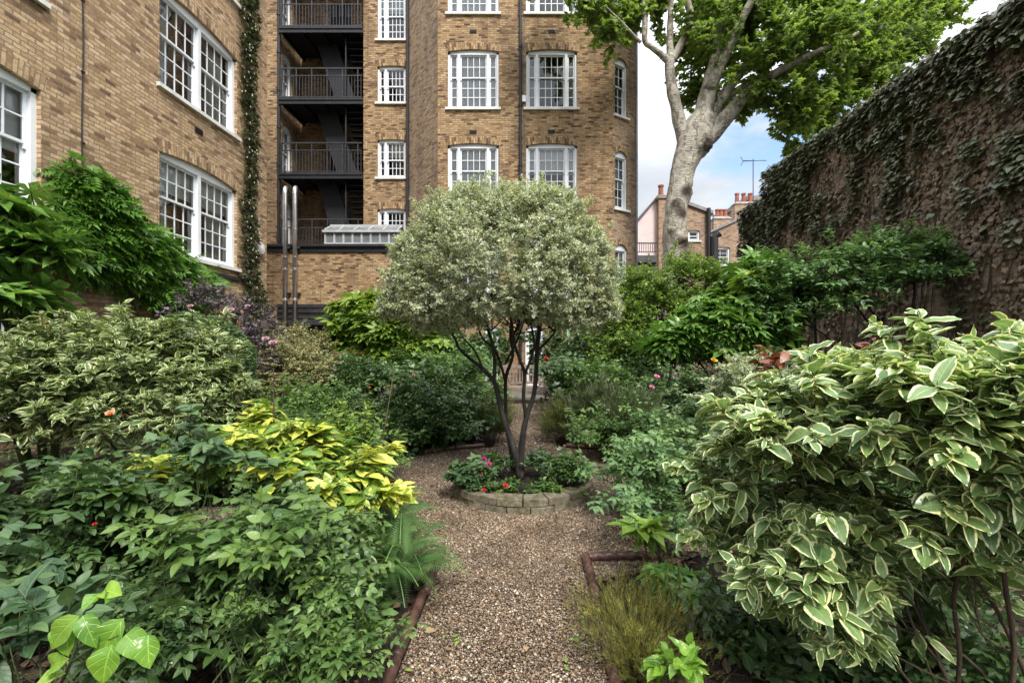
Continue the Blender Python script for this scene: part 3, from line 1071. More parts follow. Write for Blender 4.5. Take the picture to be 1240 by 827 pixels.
# balconies (floor, underside beams) with their railings and a flight of stairs under each
for k, z in enumerate((7.53, 10.2, 12.75)):
    s = MB()
    s.box(-8.93, -5.99, YR - 0.1, YB - 0.02, z - 0.02, z + 0.04)
    s.box(-8.93, -5.93, YR - 0.16, YR - 0.1, z - 0.16, z + 0.05)
    s.box(-8.93, -5.93, YR - 0.19, YR - 0.16, z - 0.03, z + 0.05)
    for x in np.linspace(-8.85, -6.05, 5):
        s.box(x - 0.03, x + 0.03, YR - 0.1, YB - 0.03, z - 0.16, z - 0.02)
    so = s.build('balcony', M['black'], block)
    r = MB()
    yr = YR - 0.13
    for h, t in ((1.12, 0.022), (0.86, 0.016), (0.10, 0.014)):
        r.box(-8.9, -5.97, yr - t, yr + t, z + h - t, z + h + t)
    for i in range(27):
        x = -8.86 + i * 2.86 / 26
        if i % 5 == 0:
            r.box(x - 0.018, x + 0.018, yr - 0.018, yr + 0.018, z + 0.05, z + 1.1)
        else:
            r.box(x - 0.009, x + 0.009, yr - 0.009, yr + 0.009, z + 0.1, z + 0.86)
    r.build('railing', M['iron_grey'], so)
    st = MB()
    z0 = z - (2.6 if k else 2.75)
    n = 13
    for i in range(n):
        t = i / (n - 1)
        x = -5.99 - 0.06
        y = YR + 0.25 + 1.1 * t
        st.box(-7.0 - 0.9 * t + 0.0, -6.6 - 0.9 * t, YB - 0.95, YB - 0.15, z0 + (z - z0) * t * 0.98, z0 + (z - z0) * t * 0.98 + 0.03)
    st.hexa([(-7.05, YB - 1.0, z0 - .1), (-6.3, YB - 1.0, z0 - .1), (-6.3, YB - .96, z0 - .1), (-7.05, YB - .96, z0 - .1),
             (-7.95, YB - 1.0, z - .02), (-7.2, YB - 1.0, z - .02), (-7.2, YB - .96, z - .02), (-7.95, YB - .96, z - .02)])
    st.build('stair_flight', M['black'], block)
    # a lower stair seen beside it, climbing to the right
    st = MB()
    for i in range(n):
        t = i / (n - 1)
        st.box(-6.62, -6.0, YR + 0.2 + 1.2 * t, YR + 0.42 + 1.2 * t, z - 0.3 - 2.1 * t, z - 0.27 - 2.1 * t)
    st.box(-6.66, -6.62, YR + 0.1, YR + 0.16, z - 2.5, z - 0.02)
    st.build('stair_flight', M['black'], block)
r = MB()
yr = YR - 0.1
for h, t in ((1.2, 0.022), (0.9, 0.016)):
    r.box(-8.9, -5.97, yr - t, yr + t, 4.73 + h - t, 4.73 + h + t)
for i in range(27):
    x = -8.86 + i * 2.86 / 26
    hh = 1.18 if i % 5 == 0 else 0.9
    tt = 0.018 if i % 5 == 0 else 0.009
    r.box(x - tt, x + tt, yr - tt, yr + tt, 4.7, 4.73 + hh)
r.build('railing', M['iron_grey'], block)

# ------------------------------------------------------------------ single-storey extension
ext = thing('brick_extension', 'low brick extension with a black parapet, glazed roof lantern and dark opening below', 'building', (-6, 15.6, 0))
YE = 15.0
m = MB()
WE = Wall((-9.6, YE), (1, 0))
wall_face(m, WE, 0, 6.3, 2.78, 4.5)
wall_face(m, WE, 0, 1.32, -0.1, 2.78)
wall_face(m, WE, 4.6, 6.3, -0.1, 2.78)
wall_face(m, Wall((-9.6, 16.38), (0, -1)), 0, 1.38, -0.1, 4.5)
m.build('wall', M['brick_block'], ext)
m = MB()
m.box(-9.62, -3.32, YE - 0.06, YE + 0.1, 4.5, 4.66)
m.box(-9.62, -3.32, YE - 0.14, YE + 0.1, 4.66, 4.74)
m.build('parapet', M['black'], ext)
m = MB()
m.box(-9.6, -3.34, YE + 0.1, YR - 0.02, 4.6, 4.72)
m.build('roof', M['roof'], ext)
m = MB()
for z, d in ((2.72, 0.05), (2.55, 0.07), (2.36, 0.05)):
    m.box(-8.28, -5.0, YE - d, YE + 0.2, z - 0.05, z + 0.05)
m.box(-8.28, -5.0, YE - 0.1, YE + 0.2, 2.1, 2.27)
m.build('lintel', M['iron_grey'], ext)
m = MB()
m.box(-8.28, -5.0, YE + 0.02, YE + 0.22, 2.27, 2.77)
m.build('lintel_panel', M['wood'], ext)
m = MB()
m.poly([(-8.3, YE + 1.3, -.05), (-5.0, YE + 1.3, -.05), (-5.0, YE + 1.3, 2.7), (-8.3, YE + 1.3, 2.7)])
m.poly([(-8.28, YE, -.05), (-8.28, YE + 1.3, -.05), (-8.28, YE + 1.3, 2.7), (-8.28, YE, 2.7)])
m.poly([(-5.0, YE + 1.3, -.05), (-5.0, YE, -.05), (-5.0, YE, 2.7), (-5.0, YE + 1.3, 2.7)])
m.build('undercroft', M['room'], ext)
M['lantern'] = plain_mat('grey lantern paint', (0.42, 0.43, 0.43), 0.5, 0, 0.15, 4.0)
m = MB()
x0, x1, y0, y1 = -6.85, -4.35, 15.22, 16.1
m.box(x0, x1, y0, y1, 4.73, 4.86)
for x in np.linspace(x0, x1 - 0.06, 9):
    m.box(x, x + 0.06, y0 + 0.01, y0 + 0.07, 4.86, 5.2)
for y in np.linspace(y0 + 0.3, y1 - 0.06, 3):
    m.box(x1 - 0.07, x1 - 0.01, y, y + 0.06, 4.86, 5.2)
m.box(x0 - 0.05, x1 + 0.05, y0 - 0.05, y0 + 0.1, 5.2, 5.28)
m.box(x1 - 0.1, x1 + 0.05, y0 + 0.1, y1, 5.2, 5.28)
for x in np.linspace(x0, x1 - 0.05, 6):
    m.hexa([(x, y0, 5.28), (x + 0.05, y0, 5.28), (x + 0.05, y0 + 0.5, 5.52), (x, y0 + 0.5, 5.52), (x, y0, 5.32), (x + 0.05, y0, 5.32), (x + 0.05, y0 + 0.5, 5.56), (x, y0 + 0.5, 5.56)])
m.box(x0, x1, y0 + 0.46, y0 + 0.56, 5.5, 5.58)
lan = m.build('roof_lantern', M['lantern'], ext)
g = MB()
g.poly([(x0, y0 + 0.04, 4.86), (x1, y0 + 0.04, 4.86), (x1, y0 + 0.04, 5.2), (x0, y0 + 0.04, 5.2)])
g.poly([(x0, y0, 5.29), (x1, y0, 5.29), (x1, y0 + 0.5, 5.53), (x0, y0 + 0.5, 5.53)])
g.poly([(x0, y0 + 0.5, 5.53), (x1, y0 + 0.5, 5.53), (x1, y1, 5.29), (x0, y1, 5.29)])
g.build('lantern_glass', plain_mat('frosted lantern glass', (0.16, 0.18, 0.19), 0.2), lan)

for k, x in enumerate((-7.92, -7.60)):
    t = thing('flue_pipe', 'stainless steel flue pipe on the extension, the one nearer the ' + ('yellow brick wing' if k == 0 else 'glazed roof lantern'), 'flue pipe', (x, 14.78, 2.1), 'stainless flue pipes on the extension')
    m = MB()
    yy = 14.78
    m.tube([(x, yy, 2.0), (x, yy, 6.35), (x - .01, yy + 0.03, 6.5), (x - .05, yy + 0.14, 6.6), (x - 0.25, yy + 0.6, 6.68), (x - .5, yy + 1.5, 6.7)], 0.068, 16)
    m.build('pipe', M['steel'], t, smooth=True)
    m = MB()
    for z in (2.9, 3.9, 4.3, 5.2):
        m.tube([(x, yy, z - 0.03), (x, yy, z + 0.03)], 0.08, 16)
    for z in (3.15, 4.62):
        m.box(x - 0.11, x + 0.11, yy + 0.06, yy + 0.22, z - 0.02, z + 0.02)
    m.build('collar', M['steel'], t)

# ------------------------------------------------------------------ ivy-covered garden wall on the right
XR, HR = 6.5, 5.98
gw = thing('garden_wall', 'high old brick wall along the right side, hung with dark creeper', 'wall', (XR, 7, 0))
m = MB()
GW = Wall((XR, 12.3), (0, -1))
wall_face(m, GW, 0, 13.3, -0.1, HR)
m.poly([(XR, 12.3, -.1), (XR + .4, 12.3, -.1), (XR + .4, 12.3, HR), (XR, 12.3, HR)][::-1], [(0, -.1), (.4, -.1), (.4, HR), (0, HR)])
GW2 = Wall((XR + 0.12, 14.0), (0, -1))
wall_face(m, GW2, 0, 1.7, -0.1, 5.35)
m.poly([(XR + .12, 14.0, -.1), (XR + .5, 14.0, -.1), (XR + .5, 14.0, 5.35), (XR + .12, 14.0, 5.35)][::-1], [(0, -.1), (.4, -.1), (.4, 5.35), (0, 5.35)])
m.build('brickwork', M['brick_old'], gw)
m = MB()
m.box(XR - 0.06, XR + 0.48, -1.0, 12.34, HR, HR + 0.09)
m.box(XR + 0.06, XR + 0.6, 12.36, 14.05, 5.35, 5.43)
m.build('coping', M['lead'], gw, bevel=0.01)

# ------------------------------------------------------------------ houses beyond the garden
def pot(mb, x, y, z, h=0.5, r=0.13):
    mb.tube([(x, y, z), (x, y, z + h * 0.85), (x, y, z + h * 0.86), (x, y, z + h)], [r, r * 0.85, r * 1.1, r * 1.05], 12)


YH = 25.0
hp = lambda px, py, y=YH: P(px, py, y)
h1 = thing('pink_house', 'pale pink rendered house with a sloping roof edge, behind the corner of the block', 'house', hp(783, 300))
m = MB()
a, b = hp(766, 276), hp(796, 240)
m.hexa([(a[0], YH, -.1), (b[0], YH, -.1), (b[0], YH + 6, -.1), (a[0], YH + 6, -.1), (a[0], YH, a[2]), (b[0], YH, b[2]), (b[0], YH + 6, b[2]), (a[0], YH + 6, a[2])])
m.build('wall', M['pink'], h1)
m = MB()
m.hexa([(a[0], YH - .1, a[2] + .004), (b[0], YH - .1, b[2] + .004), (b[0], YH + 6, b[2] + .004), (a[0], YH + 6, a[2] + .004), (a[0], YH - .1, a[2] + .12), (b[0], YH - .1, b[2] + .12), (b[0], YH + 6, b[2] + .12), (a[0], YH + 6, a[2] + .12)])
m.build('roof', M['roof'], h1)
h2 = thing('brick_house', 'brick house with a small white window and black soil pipe, behind the plane trunk', 'house', hp(830, 300))
m = MB()
a, b = hp(796, 252), hp(858, 262)
W2 = Wall((a[0], YH - 0.3), (1, 0))
L2 = b[0] - a[0]
o = (hp(831, 0)[0] - a[0], hp(845, 0)[0] - a[0], hp(0, 293)[2], hp(0, 281)[2], hp(0, 280.5)[2])
wall_face(m, W2, 0, L2, -0.1, b[2], [o])
m.poly([W2.p(0, b[2]), W2.p(L2, b[2]), W2.p(L2, b[2] + .02), W2.p(0.9, a[2] + .3), W2.p(0, a[2] + .3)], [(0, 0), (2.8, 0), (2.8, .02), (.9, .6), (0, .6)])
m.poly([(b[0], YH - .3, -.1), (b[0], YH + 6, -.1), (b[0], YH + 6, b[2]), (b[0], YH - .3, b[2])], [(0, 0), (6, 0), (6, 6), (0, 6)])
m.build('wall', M['brick_far'], h2)
m = MB()
m.hexa([W2.p(.9, a[2] + .3, .12), W2.p(L2 + .1, b[2] + .02, .12), W2.p(L2 + .1, b[2] + .02, -5), W2.p(.9, a[2] + .3, -5), W2.p(.9, a[2] + .48, .12), W2.p(L2 + .1, b[2] + .2, .12), W2.p(L2 + .1, b[2] + .2, -5), W2.p(.9, a[2] + .48, -5)])
m.build('roof', M['lead'], h2)
window(W2, o, [(1, 1)], 1, 1, 0.5, h2, 'dark', fw=0.09)
m = MB()
ca, cb = hp(795.5, 243), hp(806, 243)
m.box(ca[0], cb[0], YH - 0.36, YH + 0.4, 4, ca[2])
m.build('chimney_stack', M['brick_far'], h2)
m = MB()
m.box(ca[0] - .06, cb[0] + .06, YH - 0.42, YH + 0.46, ca[2], ca[2] + .18)
m.build('chimney_cap', M['pot_grey'], h2)
m = MB()
pot(m, (ca[0] + cb[0]) / 2 - .05, YH - .1, ca[2] + .18, .62, .15)
m.build('chimney_pot', M['pot'], h2)
x = hp(854.5, 0)[0]
pipe([(x, YH - .42, 2), (x, YH - .42, hp(0, 255)[2])], 0.11, h2)
x2 = hp(858, 0)[0]
pipe([(x2 + .1, YH - .5, 3), (x2 + .1, YH - .5, hp(0, 290)[2]), (x2 + .35, YH - .55, hp(0, 285.5)[2])], 0.22, h2, name='vent_cowl')
h3 = thing('brick_house', 'pale brick house with a rising roof edge and two chimneys, left of the creeper wall', 'house', hp(885, 300))
m = MB()
YG = YH + 1.5
a, b = P(858, 284, YG), P(925, 253, YG)
W3 = Wall((a[0], YG), (1, 0))
L3 = b[0] - a[0]
o = (P(862, 0, YG)[0] - a[0], P(884, 0, YG)[0] - a[0], P(0, 322, YG)[2], P(0, 300, YG)[2], P(0, 299, YG)[2])
wall_face(m, W3, 0, L3, -0.1, a[2], [o])
m.poly([W3.p(0, a[2]), W3.p(L3, a[2]), W3.p(L3, b[2])], [(0, 0), (3.2, 0), (3.2, 1.4)])
m.build('wall', M['brick_far'], h3)
window(W3, o, [(1, 2)], 2, 2, 0.5, h3, 'curtain', fw=0.1)
m = MB()
m.hexa([W3.p(-.1, a[2], .1), W3.p(L3, b[2] + .003, .1), W3.p(L3, b[2] + .003, -6), W3.p(-.1, a[2], -6), W3.p(-.1, a[2] + .13, .1), W3.p(L3, b[2] + .13, .1), W3.p(L3, b[2] + .13, -6), W3.p(-.1, a[2] + .13, -6)])
m.build('roof', M['lead'], h3)
for (p0, p1, py, pots, dy, ph) in ((864, 886, 265, (871, 875.5, 880.5), 1.5, 0.5), (890, 915, 247, (895, 903, 911), 3.0, 0.62)):
    yy = YG + dy
    q0, q1 = P(p0, py, yy), P(p1, py, yy)
    m = MB()
    m.box(q0[0], q1[0], yy, yy + 0.6, 4, q0[2])
    ch = m.build('chimney_stack', M['brick_far'], h3)
    m = MB()
    m.hexa([(q0[0] - .05, yy - .05, q0[2]), (q1[0] + .05, yy - .05, q0[2]), (q1[0] + .05, yy + .65, q0[2]), (q0[0] - .05, yy + .65, q0[2]),
            (q0[0] + .15, yy + .1, q0[2] + .18), (q1[0] - .15, yy + .1, q0[2] + .18), (q1[0] - .15, yy + .5, q0[2] + .18), (q0[0] + .15, yy + .5, q0[2] + .18)])
    m.build('chimney_cap', M['pot_grey'], ch)
    for p in pots:
        m = MB()
        pot(m, P(p, 0, yy)[0], yy + .3, q0[2] + .15, ph, 0.14)
        m.build('chimney_pot', M['pot'], ch)
h4 = thing('brick_house', 'pinkish brick house end with a stone coping, showing over the creeper wall', 'house', P(925, 250, 31))
m = MB()
a, b = P(906, 243, 31), P(952, 238, 31)
wall_face(m, Wall((a[0], 31), (1, 0)), 0, b[0] - a[0] + 3, -.1, a[2])
m.poly([(a[0], 37, -.1), (a[0], 31, -.1), (a[0], 31, a[2]), (a[0], 37, a[2])], [(0, 0), (6, 0), (6, 8), (0, 8)])
m.build('wall', M['brick_far'], h4)
m = MB()
m.box(a[0] - .1, b[0] + 3, 30.9, 37, a[2], a[2] + .3)
m.build('coping', M['pot_grey'], h4)


def aerial(px, y0, y1, Y, lab, wide):
    t = thing('television_aerial', lab, 'aerial', P(px, y0, Y), 'television aerials on the far houses')
    b, tp = P(px, y0, Y), P(px, y1, Y)
    m = MB()
    m.tube([b, tp + [0, 0, .15]], 0.03, 6)
    m.build('mast', M['iron_grey'], t)
    m = MB()
    bw = wide * Y / FP
    m.tube([tp + [-bw * .45, 0, 0], tp + [bw * .55, 0, 0.06]], 0.025, 6)
    for i in range(11):
        x = -bw * .4 + bw * .92 * i / 10
        m.tube([tp + [x, -.25, 0.03 - .1], tp + [x, .25, 0.03 + .12]], 0.014, 4)
    m.build('boom', M['iron_grey'], t)
    m = MB()
    for q in (-1, 1):
        m.tube([tp + [-bw * .45, 0, 0], tp + [-bw * .55, 0, q * .28]], 0.02, 4)
    m.build('reflector', M['iron_grey'], t)


aerial(912, 252, 195.5, YG + 3.4, 'tall television aerial on the chimney beside the creeper wall', 27)
aerial(863.5, 288, 262, YG + 0.8, 'small television aerial between the two chimneys of the far houses', 9)
rl = thing('terrace_railing', 'black terrace railing below the pink house', 'railing', P(782, 305, 23))
m = MB()
a, b = P(766, 305, 23), P(795, 294, 23)
m.box(a[0], b[0], 22.97, 23.03, b[2] - .05, b[2])
m.box(a[0], b[0], 22.97, 23.03, a[2] - .03, a[2])
for x in np.arange(a[0] + .02, b[0], 0.11):
    m.box(x - .012, x + .012, 22.988, 23.012, a[2] - .03, b[2] - .02)
m.build('bars', M['black'], rl)
m = MB()
m.box(a[0] - .1, b[0], 22.9, 24.9, a[2] - .55, a[2] - .2)
m.box(a[0] - .1, b[0], 23.1, 24.9, -.1, a[2] - .55)
m.build('terrace', M['roof'], rl)
# ------------------------------------------------------------------ ground, paths, bed
def struct(name, mb, mat):
    return tag(mb.build(name, mat), kind='structure')


CX0, CY0, RB = -0.05, 4.8, 0.735      # centre and outer radius of the round bed
m = MB()
m.poly([(-400, -60, -0.02), (400, -60, -0.02), (400, 500, -0.02), (-400, 500, -0.02)])
struct('ground', m, M['soil'])


def sheet(mb, pts, z):
    mb.poly([(x, y, z) for x, y in pts])


m = MB()
sheet(m, [(-.61, -2), (.39, -2), (.39, 3.2), (-.61, 3.2)], 0.0)
ring = [(CX0 + 2.1 * math.cos(a), CY0 + 0.0 + 1.9 * math.sin(a)) for a in np.linspace(0, 2 * math.pi, 48, endpoint=False)]
sheet(m, ring, 0.004)
sheet(m, [(-.52, 6.4), (.42, 6.4), (.42, 10.6), (-.52, 10.6)], 0.0)
sheet(m, [(-5.4, 10.4), (5.0, 10.4), (5.0, 11.8), (-5.4, 11.8)], -0.004)
sheet(m, [(-4.6, 0), (-3.6, 0), (-3.6, 10.6), (-4.6, 10.6)], -0.008)
sheet(m, [(-4.4, 3.4), (-0.61, 3.4), (-0.61, 4.3), (-4.4, 4.3)], -0.012)
struct('gravel_path', m, M['gravel'])
m = MB()
m.box(-9.5, 4.2, 11.9, 14.58, -0.06, 0.03)
struct('paved_terrace', m, M['concrete'])


def on_path(x, y):
    a = (x > -.6) & (x < .38) & (y < 3.3)
    b = ((x - CX0) / 2.08) ** 2 + ((y - CY0) / 1.88) ** 2 < 1
    c = (x > -.5) & (x < .4) & (y > 6.3) & (y < 10.6)
    d = (x > -4.5) & (x < -3.7) & (y < 10)
    e = (x > -4.4) & (x < -.6) & (y > 3.45) & (y < 4.25)
    f = (y > 10.4) & (y < 11.7) & (abs(x) < 4.5)
    return (a | b | c | d | e | f) & ((x - CX0) ** 2 + (y - CY0) ** 2 > (RB + .01) ** 2)


sc = Scatter()
for n_, ylo, yhi, xl, xh, s0 in ((64000, 1.3, 4.2, -1.0, 0.9, 0.0050), (38000, 3.2, 7.0, -2.2, 2.1, 0.0062), (9000, 6.4, 11.8, -1.2, 1.2, 0.010), (7000, 2, 10, -4.6, -.6, 0.0085)):
    x, y = xl + (xh - xl) * R.random(n_), ylo + (yhi - ylo) * R.random(n_)
    k = on_path(x, y)
    x, y = x[k], y[k]
    n2 = len(x)
    s = s0 * np.exp(0.42 * R.normal(size=n2)).clip(0.5, 2.8)
    pos = np.stack([x, y, 0.002 + s * 0.25 + 0.004 * R.random(n2)], 1)
    nr = np.array([0, 0, 1.0]) + 0.35 * R.normal(size=(n2, 3))
    sc.add(pebble(), pos, np.c_[R.normal(size=(n2, 2)), np.zeros(n2)], nr, s, R.random(n2), 0.8 + 0.5 * R.random(n2))
tag(sc.build('gravel', M['pebble'], smooth=False), 'loose brown and cream shingle spread over the garden paths', 'gravel', kind='stuff')

bed = thing('round_flower_bed', 'round raised flower bed edged with mossy stone blocks, around the round-headed tree', 'flower bed', (CX0, CY0, 0))
for row, (z0, z1, r1, th, nb, ph) in enumerate(((0.0, 0.060, RB, 0.17, 21, 0.1), (0.064, 0.124, RB - 0.008, 0.18, 19, 0.27))):
    m = MB()
    for i in range(nb):
        a0 = 2 * math.pi * (i + ph + 0.03 * R.normal()) / nb
        a1 = 2 * math.pi * (i + 1 + ph + 0.0) / nb - 0.016
        dz, dr = 0.004 * R.normal(), 0.007 * R.normal()
        for k in range(2):
            b0, b1 = a0 + (a1 - a0) * k / 2, a0 + (a1 - a0) * (k + 1) / 2
            ro, ri = r1 + dr, r1 - th + dr
            c = [(CX0 + r * math.cos(a), CY0 + r * math.sin(a)) for r, a in ((ro, b0), (ro, b1), (ri, b1), (ri, b0))]
            w = [0.004 * R.normal() for _ in range(4)] if k == 0 else w
            m.hexa([(*q, z0 + dz) for q in c] + [(*q, z1 + dz) for q in c])
    m.build('stone_course', M['stone'], bed, bevel=0.009)
m = MB()
m.poly([(CX0 + (RB - .1) * math.cos(a), CY0 + (RB - .1) * math.sin(a), 0.085) for a in np.linspace(0, 2 * math.pi, 40, endpoint=False)])
m.build('bed_soil', M['soil'], bed)


def edging(p0, p1, label, r=0.028, rope=True, z=0.03):
    p0, p1 = np.array([*p0, z]), np.array([*p1, z])
    L = np.linalg.norm(p1 - p0)
    k = max(8, int(L / 0.008))
    d = (p1 - p0) / L

    def fn(p, off, rr):
        s = (p - p0).dot(d)
        th = math.atan2(off[2], off.dot(np.cross(d, [0, 0, 1])))
        return p + off * rr * (0.13 * math.sin(2 * th + s * 75) if rope else 0.05 * math.sin(s * 23 + th))
    m = MB()
    pts = [p0 + (p1 - p0) * i / k for i in range(k + 1)]
    m.tube(pts, [r * (0.93 if i in (0, k) else 1.0) for i in range(k + 1)], 14, fn=fn)
    o = m.build('edging_tile', M['edging'], smooth=True)
    tag(o, label, 'edging tile', 'brown glazed edging along the gravel')


def edge_run(p0, p1, n, words, **kw):
    p0, p1 = np.array(p0), np.array(p1)
    for i in range(n):
        j = 0.006 * R.normal(size=2)
        edging(p0 + (p1 - p0) * (i + 0.012) / n + j, p0 + (p1 - p0) * (i + 0.985) / n + j, words[i], **kw)


edge_run((0.395, 3.22), (0.395, 1.6), 3, ['twisted brown edging tile on the path side, joining the cross tile at the corner', 'twisted brown edging tile beside the yellow-green heather tuft', 'twisted brown edging tile nearest the camera on the heather side of the path'])
edge_run((0.43, 3.22), (0.95, 3.24), 1, ['short twisted brown edging tile running crosswise under the rose shoots'])
edge_run((-0.63, 3.32), (-0.63, 1.6), 3, ['plain brown edging tile overhung by the fern fronds', 'plain brown edging tile just in front of the fern', 'plain brown edging tile nearest the camera on the fern side of the path'], rope=False)
arcp = lambda a: (CX0 + 2.12 * math.cos(a), CY0 + 1.92 * math.sin(a))
for k, (a0, a1, lab) in enumerate(((1.28, 1.07, 'dark edging tile behind the round bed, nearest the back path'), (1.06, 0.86, 'dark edging tile behind the round bed, beside the low green mound'),
                                   (1.86, 2.06, 'dark edging tile curving behind the bed towards the bamboo cane'), (2.07, 2.28, 'dark edging tile at the foot of the bamboo cane bed'))):
    edging(arcp(a0), arcp(a1), lab, 0.035, False, 0.035)

# bench at the end of the path
bench = thing('garden_bench', 'weathered slatted wooden bench at the far end of the gravel path', 'bench', (-0.06, 11.3, 0))
bx0, bx1, by = -0.72, 0.60, 11.15
m = MB()
for i in range(5):
    m.box(bx0, bx1, by + i * 0.095, by + 0.08 + i * 0.095, 0.40, 0.43)
m.box(bx0, bx1, by - 0.02, by, 0.33, 0.43)
m.build('seat', M['wood'], bench, bevel=0.004)
m = MB()
m.box(bx0, bx1, by + 0.5, by + 0.55, 0.86, 0.95)
m.box(bx0, bx1, by + 0.5, by + 0.54, 0.46, 0.52)
for x in np.linspace(bx0 + 0.06, bx1 - 0.1, 15):
    m.box(x, x + 0.045, by + 0.51, by + 0.53, 0.52, 0.86)
m.build('backrest', M['wood'], bench, bevel=0.004)
for x in (bx0, bx1 - 0.06):
    for y, h in ((by - 0.02, 0.62), (by + 0.49, 0.95)):
        m = MB()
        m.box(x, x + 0.06, y, y + 0.06, 0, h)
        m.build('leg', M['wood'], bench, bevel=0.004)
    m = MB()
    m.box(x - 0.005, x + 0.065, by - 0.05, by + 0.5, 0.62, 0.65)
    m.build('armrest', M['wood'], bench, bevel=0.004)

# ------------------------------------------------------------------ leaf materials
G3 = lambda a, b, c: [a, b, c]
ML = {}
ML['pitto'] = leaf_mat('grey-green leaf with cream margin', [(0.15, 0.20, 0.10), (0.26, 0.31, 0.175), (0.38, 0.42, 0.26)], (0.74, 0.78, 0.58), 0.43, 0.6, trans=0.28, rough=0.4)
ML['cornus'] = leaf_mat('green leaf with broad cream margin', [(0.085, 0.165, 0.055), (0.155, 0.25, 0.095), (0.24, 0.36, 0.11)], (0.82, 0.84, 0.46), 0.66, 0.5, trans=0.25, rough=0.3, spec=0.65)
ML['privet'] = leaf_mat('small green leaf with pale margin', [(0.06, 0.115, 0.04), (0.105, 0.175, 0.06), (0.16, 0.235, 0.07)], (0.64, 0.67, 0.36), 0.62, 0.5, trans=0.25)
ML['aucuba'] = leaf_mat('green leaf blotched with yellow', [(0.06, 0.14, 0.025), (0.12, 0.22, 0.03), (0.30, 0.38, 0.06)], None, splash=((0.58, 0.60, 0.11), 26.0, 0.74, 0.40), trans=0.25, rough=0.3)
ML['rose'] = leaf_mat('deep green rose leaf', [(0.024, 0.06, 0.018), (0.05, 0.105, 0.03), (0.11, 0.18, 0.05)], trans=0.22, rough=0.32, spec=0.65)
ML['rose_light'] = leaf_mat('fresh green rose leaf', [(0.04, 0.095, 0.025), (0.08, 0.155, 0.036), (0.155, 0.25, 0.06)], trans=0.28, rough=0.38)
ML['red'] = leaf_mat('bronze young leaf', [(0.14, 0.035, 0.025), (0.22, 0.06, 0.03), (0.22, 0.11, 0.035)], trans=0.25, rough=0.35)
ML['fatsia'] = leaf_mat('glossy lobed leaf', [(0.05, 0.12, 0.025), (0.09, 0.19, 0.036), (0.17, 0.30, 0.055)], trans=0.22, rough=0.28, spec=0.55, vein=0.4)
ML['castor'] = leaf_mat('yellow-green lobed leaf', [(0.09, 0.18, 0.03), (0.16, 0.27, 0.04), (0.25, 0.34, 0.06)], trans=0.3, rough=0.35, vein=0.35)
ML['bright'] = leaf_mat('bright young green leaf', [(0.09, 0.22, 0.025), (0.15, 0.30, 0.035), (0.25, 0.40, 0.055)], trans=0.3, rough=0.27, vein=0.3, spec=0.6, vs=9.0)
ML['wisteria'] = leaf_mat('mid green pinnate leaf', [(0.055, 0.14, 0.02), (0.09, 0.21, 0.028), (0.16, 0.31, 0.045)], trans=0.35, rough=0.42)
ML['shrub'] = leaf_mat('fresh shrub leaf', [(0.09, 0.17, 0.03), (0.16, 0.27, 0.045), (0.27, 0.38, 0.07)], trans=0.3)
ML['viburnum'] = leaf_mat('blue-green shrub leaf', [(0.06, 0.125, 0.05), (0.105, 0.20, 0.075), (0.19, 0.31, 0.095)], trans=0.25, rough=0.4, vein=0.35)
ML['plane'] = leaf_mat('plane leaf', [(0.10, 0.165, 0.035), (0.155, 0.235, 0.05), (0.25, 0.34, 0.075)], trans=0.58, rough=0.45)
ML['creeper'] = leaf_mat('dark creeper leaf', [(0.065, 0.045, 0.028), (0.085, 0.09, 0.045), (0.12, 0.15, 0.075), (0.19, 0.23, 0.14)], trans=0.12, rough=0.36, spec=0.55)
ML['jasmine'] = leaf_mat('small dark climber leaf', [(0.04, 0.055, 0.025), (0.07, 0.09, 0.04), (0.12, 0.14, 0.06)], trans=0.2, rough=0.5)
ML['purple'] = leaf_mat('purple-black leaf', [(0.055, 0.04, 0.055), (0.10, 0.078, 0.10), (0.19, 0.15, 0.17)], trans=0.15, rough=0.45)
ML['box'] = leaf_mat('clipped fine leaf', [(0.05, 0.105, 0.035), (0.08, 0.15, 0.045), (0.12, 0.20, 0.06)], trans=0.2)
ML['heather'] = leaf_mat('yellow-green needle', [(0.2, 0.24, 0.035), (0.32, 0.34, 0.05), (0.45, 0.42, 0.10)], trans=0.2)
ML['lavender'] = leaf_mat('grey-green needle', [(0.05, 0.08, 0.03), (0.08, 0.115, 0.045), (0.12, 0.15, 0.065)], trans=0.2)
ML['santolina'] = leaf_mat('olive green needle', [(0.06, 0.09, 0.018), (0.10, 0.135, 0.025), (0.15, 0.18, 0.04)], trans=0.2)
ML['fern'] = leaf_mat('fern leaf', [(0.05, 0.12, 0.03), (0.085, 0.185, 0.045), (0.15, 0.27, 0.08)], trans=0.35, rough=0.5, vein=0.1)
ML['geranium'] = leaf_mat('soft bluish leaf', [(0.03, 0.075, 0.032), (0.055, 0.115, 0.045), (0.10, 0.17, 0.06)], trans=0.2, rough=0.5)
ML['litter'] = leaf_mat('dead leaf', [(0.035, 0.024, 0.016), (0.075, 0.05, 0.03), (0.16, 0.11, 0.06), (0.28, 0.2, 0.1)], trans=0.1, rough=0.8)
ML['dead'] = leaf_mat('withered creeper leaf', [(0.11, 0.08, 0.055), (0.18, 0.135, 0.095), (0.28, 0.215, 0.155)], trans=0.1, rough=0.8)
ML['stone_bush'] = leaf_mat('pale speckled leaf', [(0.16, 0.17, 0.07), (0.24, 0.24, 0.10), (0.33, 0.32, 0.15)], (0.6, 0.57, 0.33), 0.5, 0.6, trans=0.25)
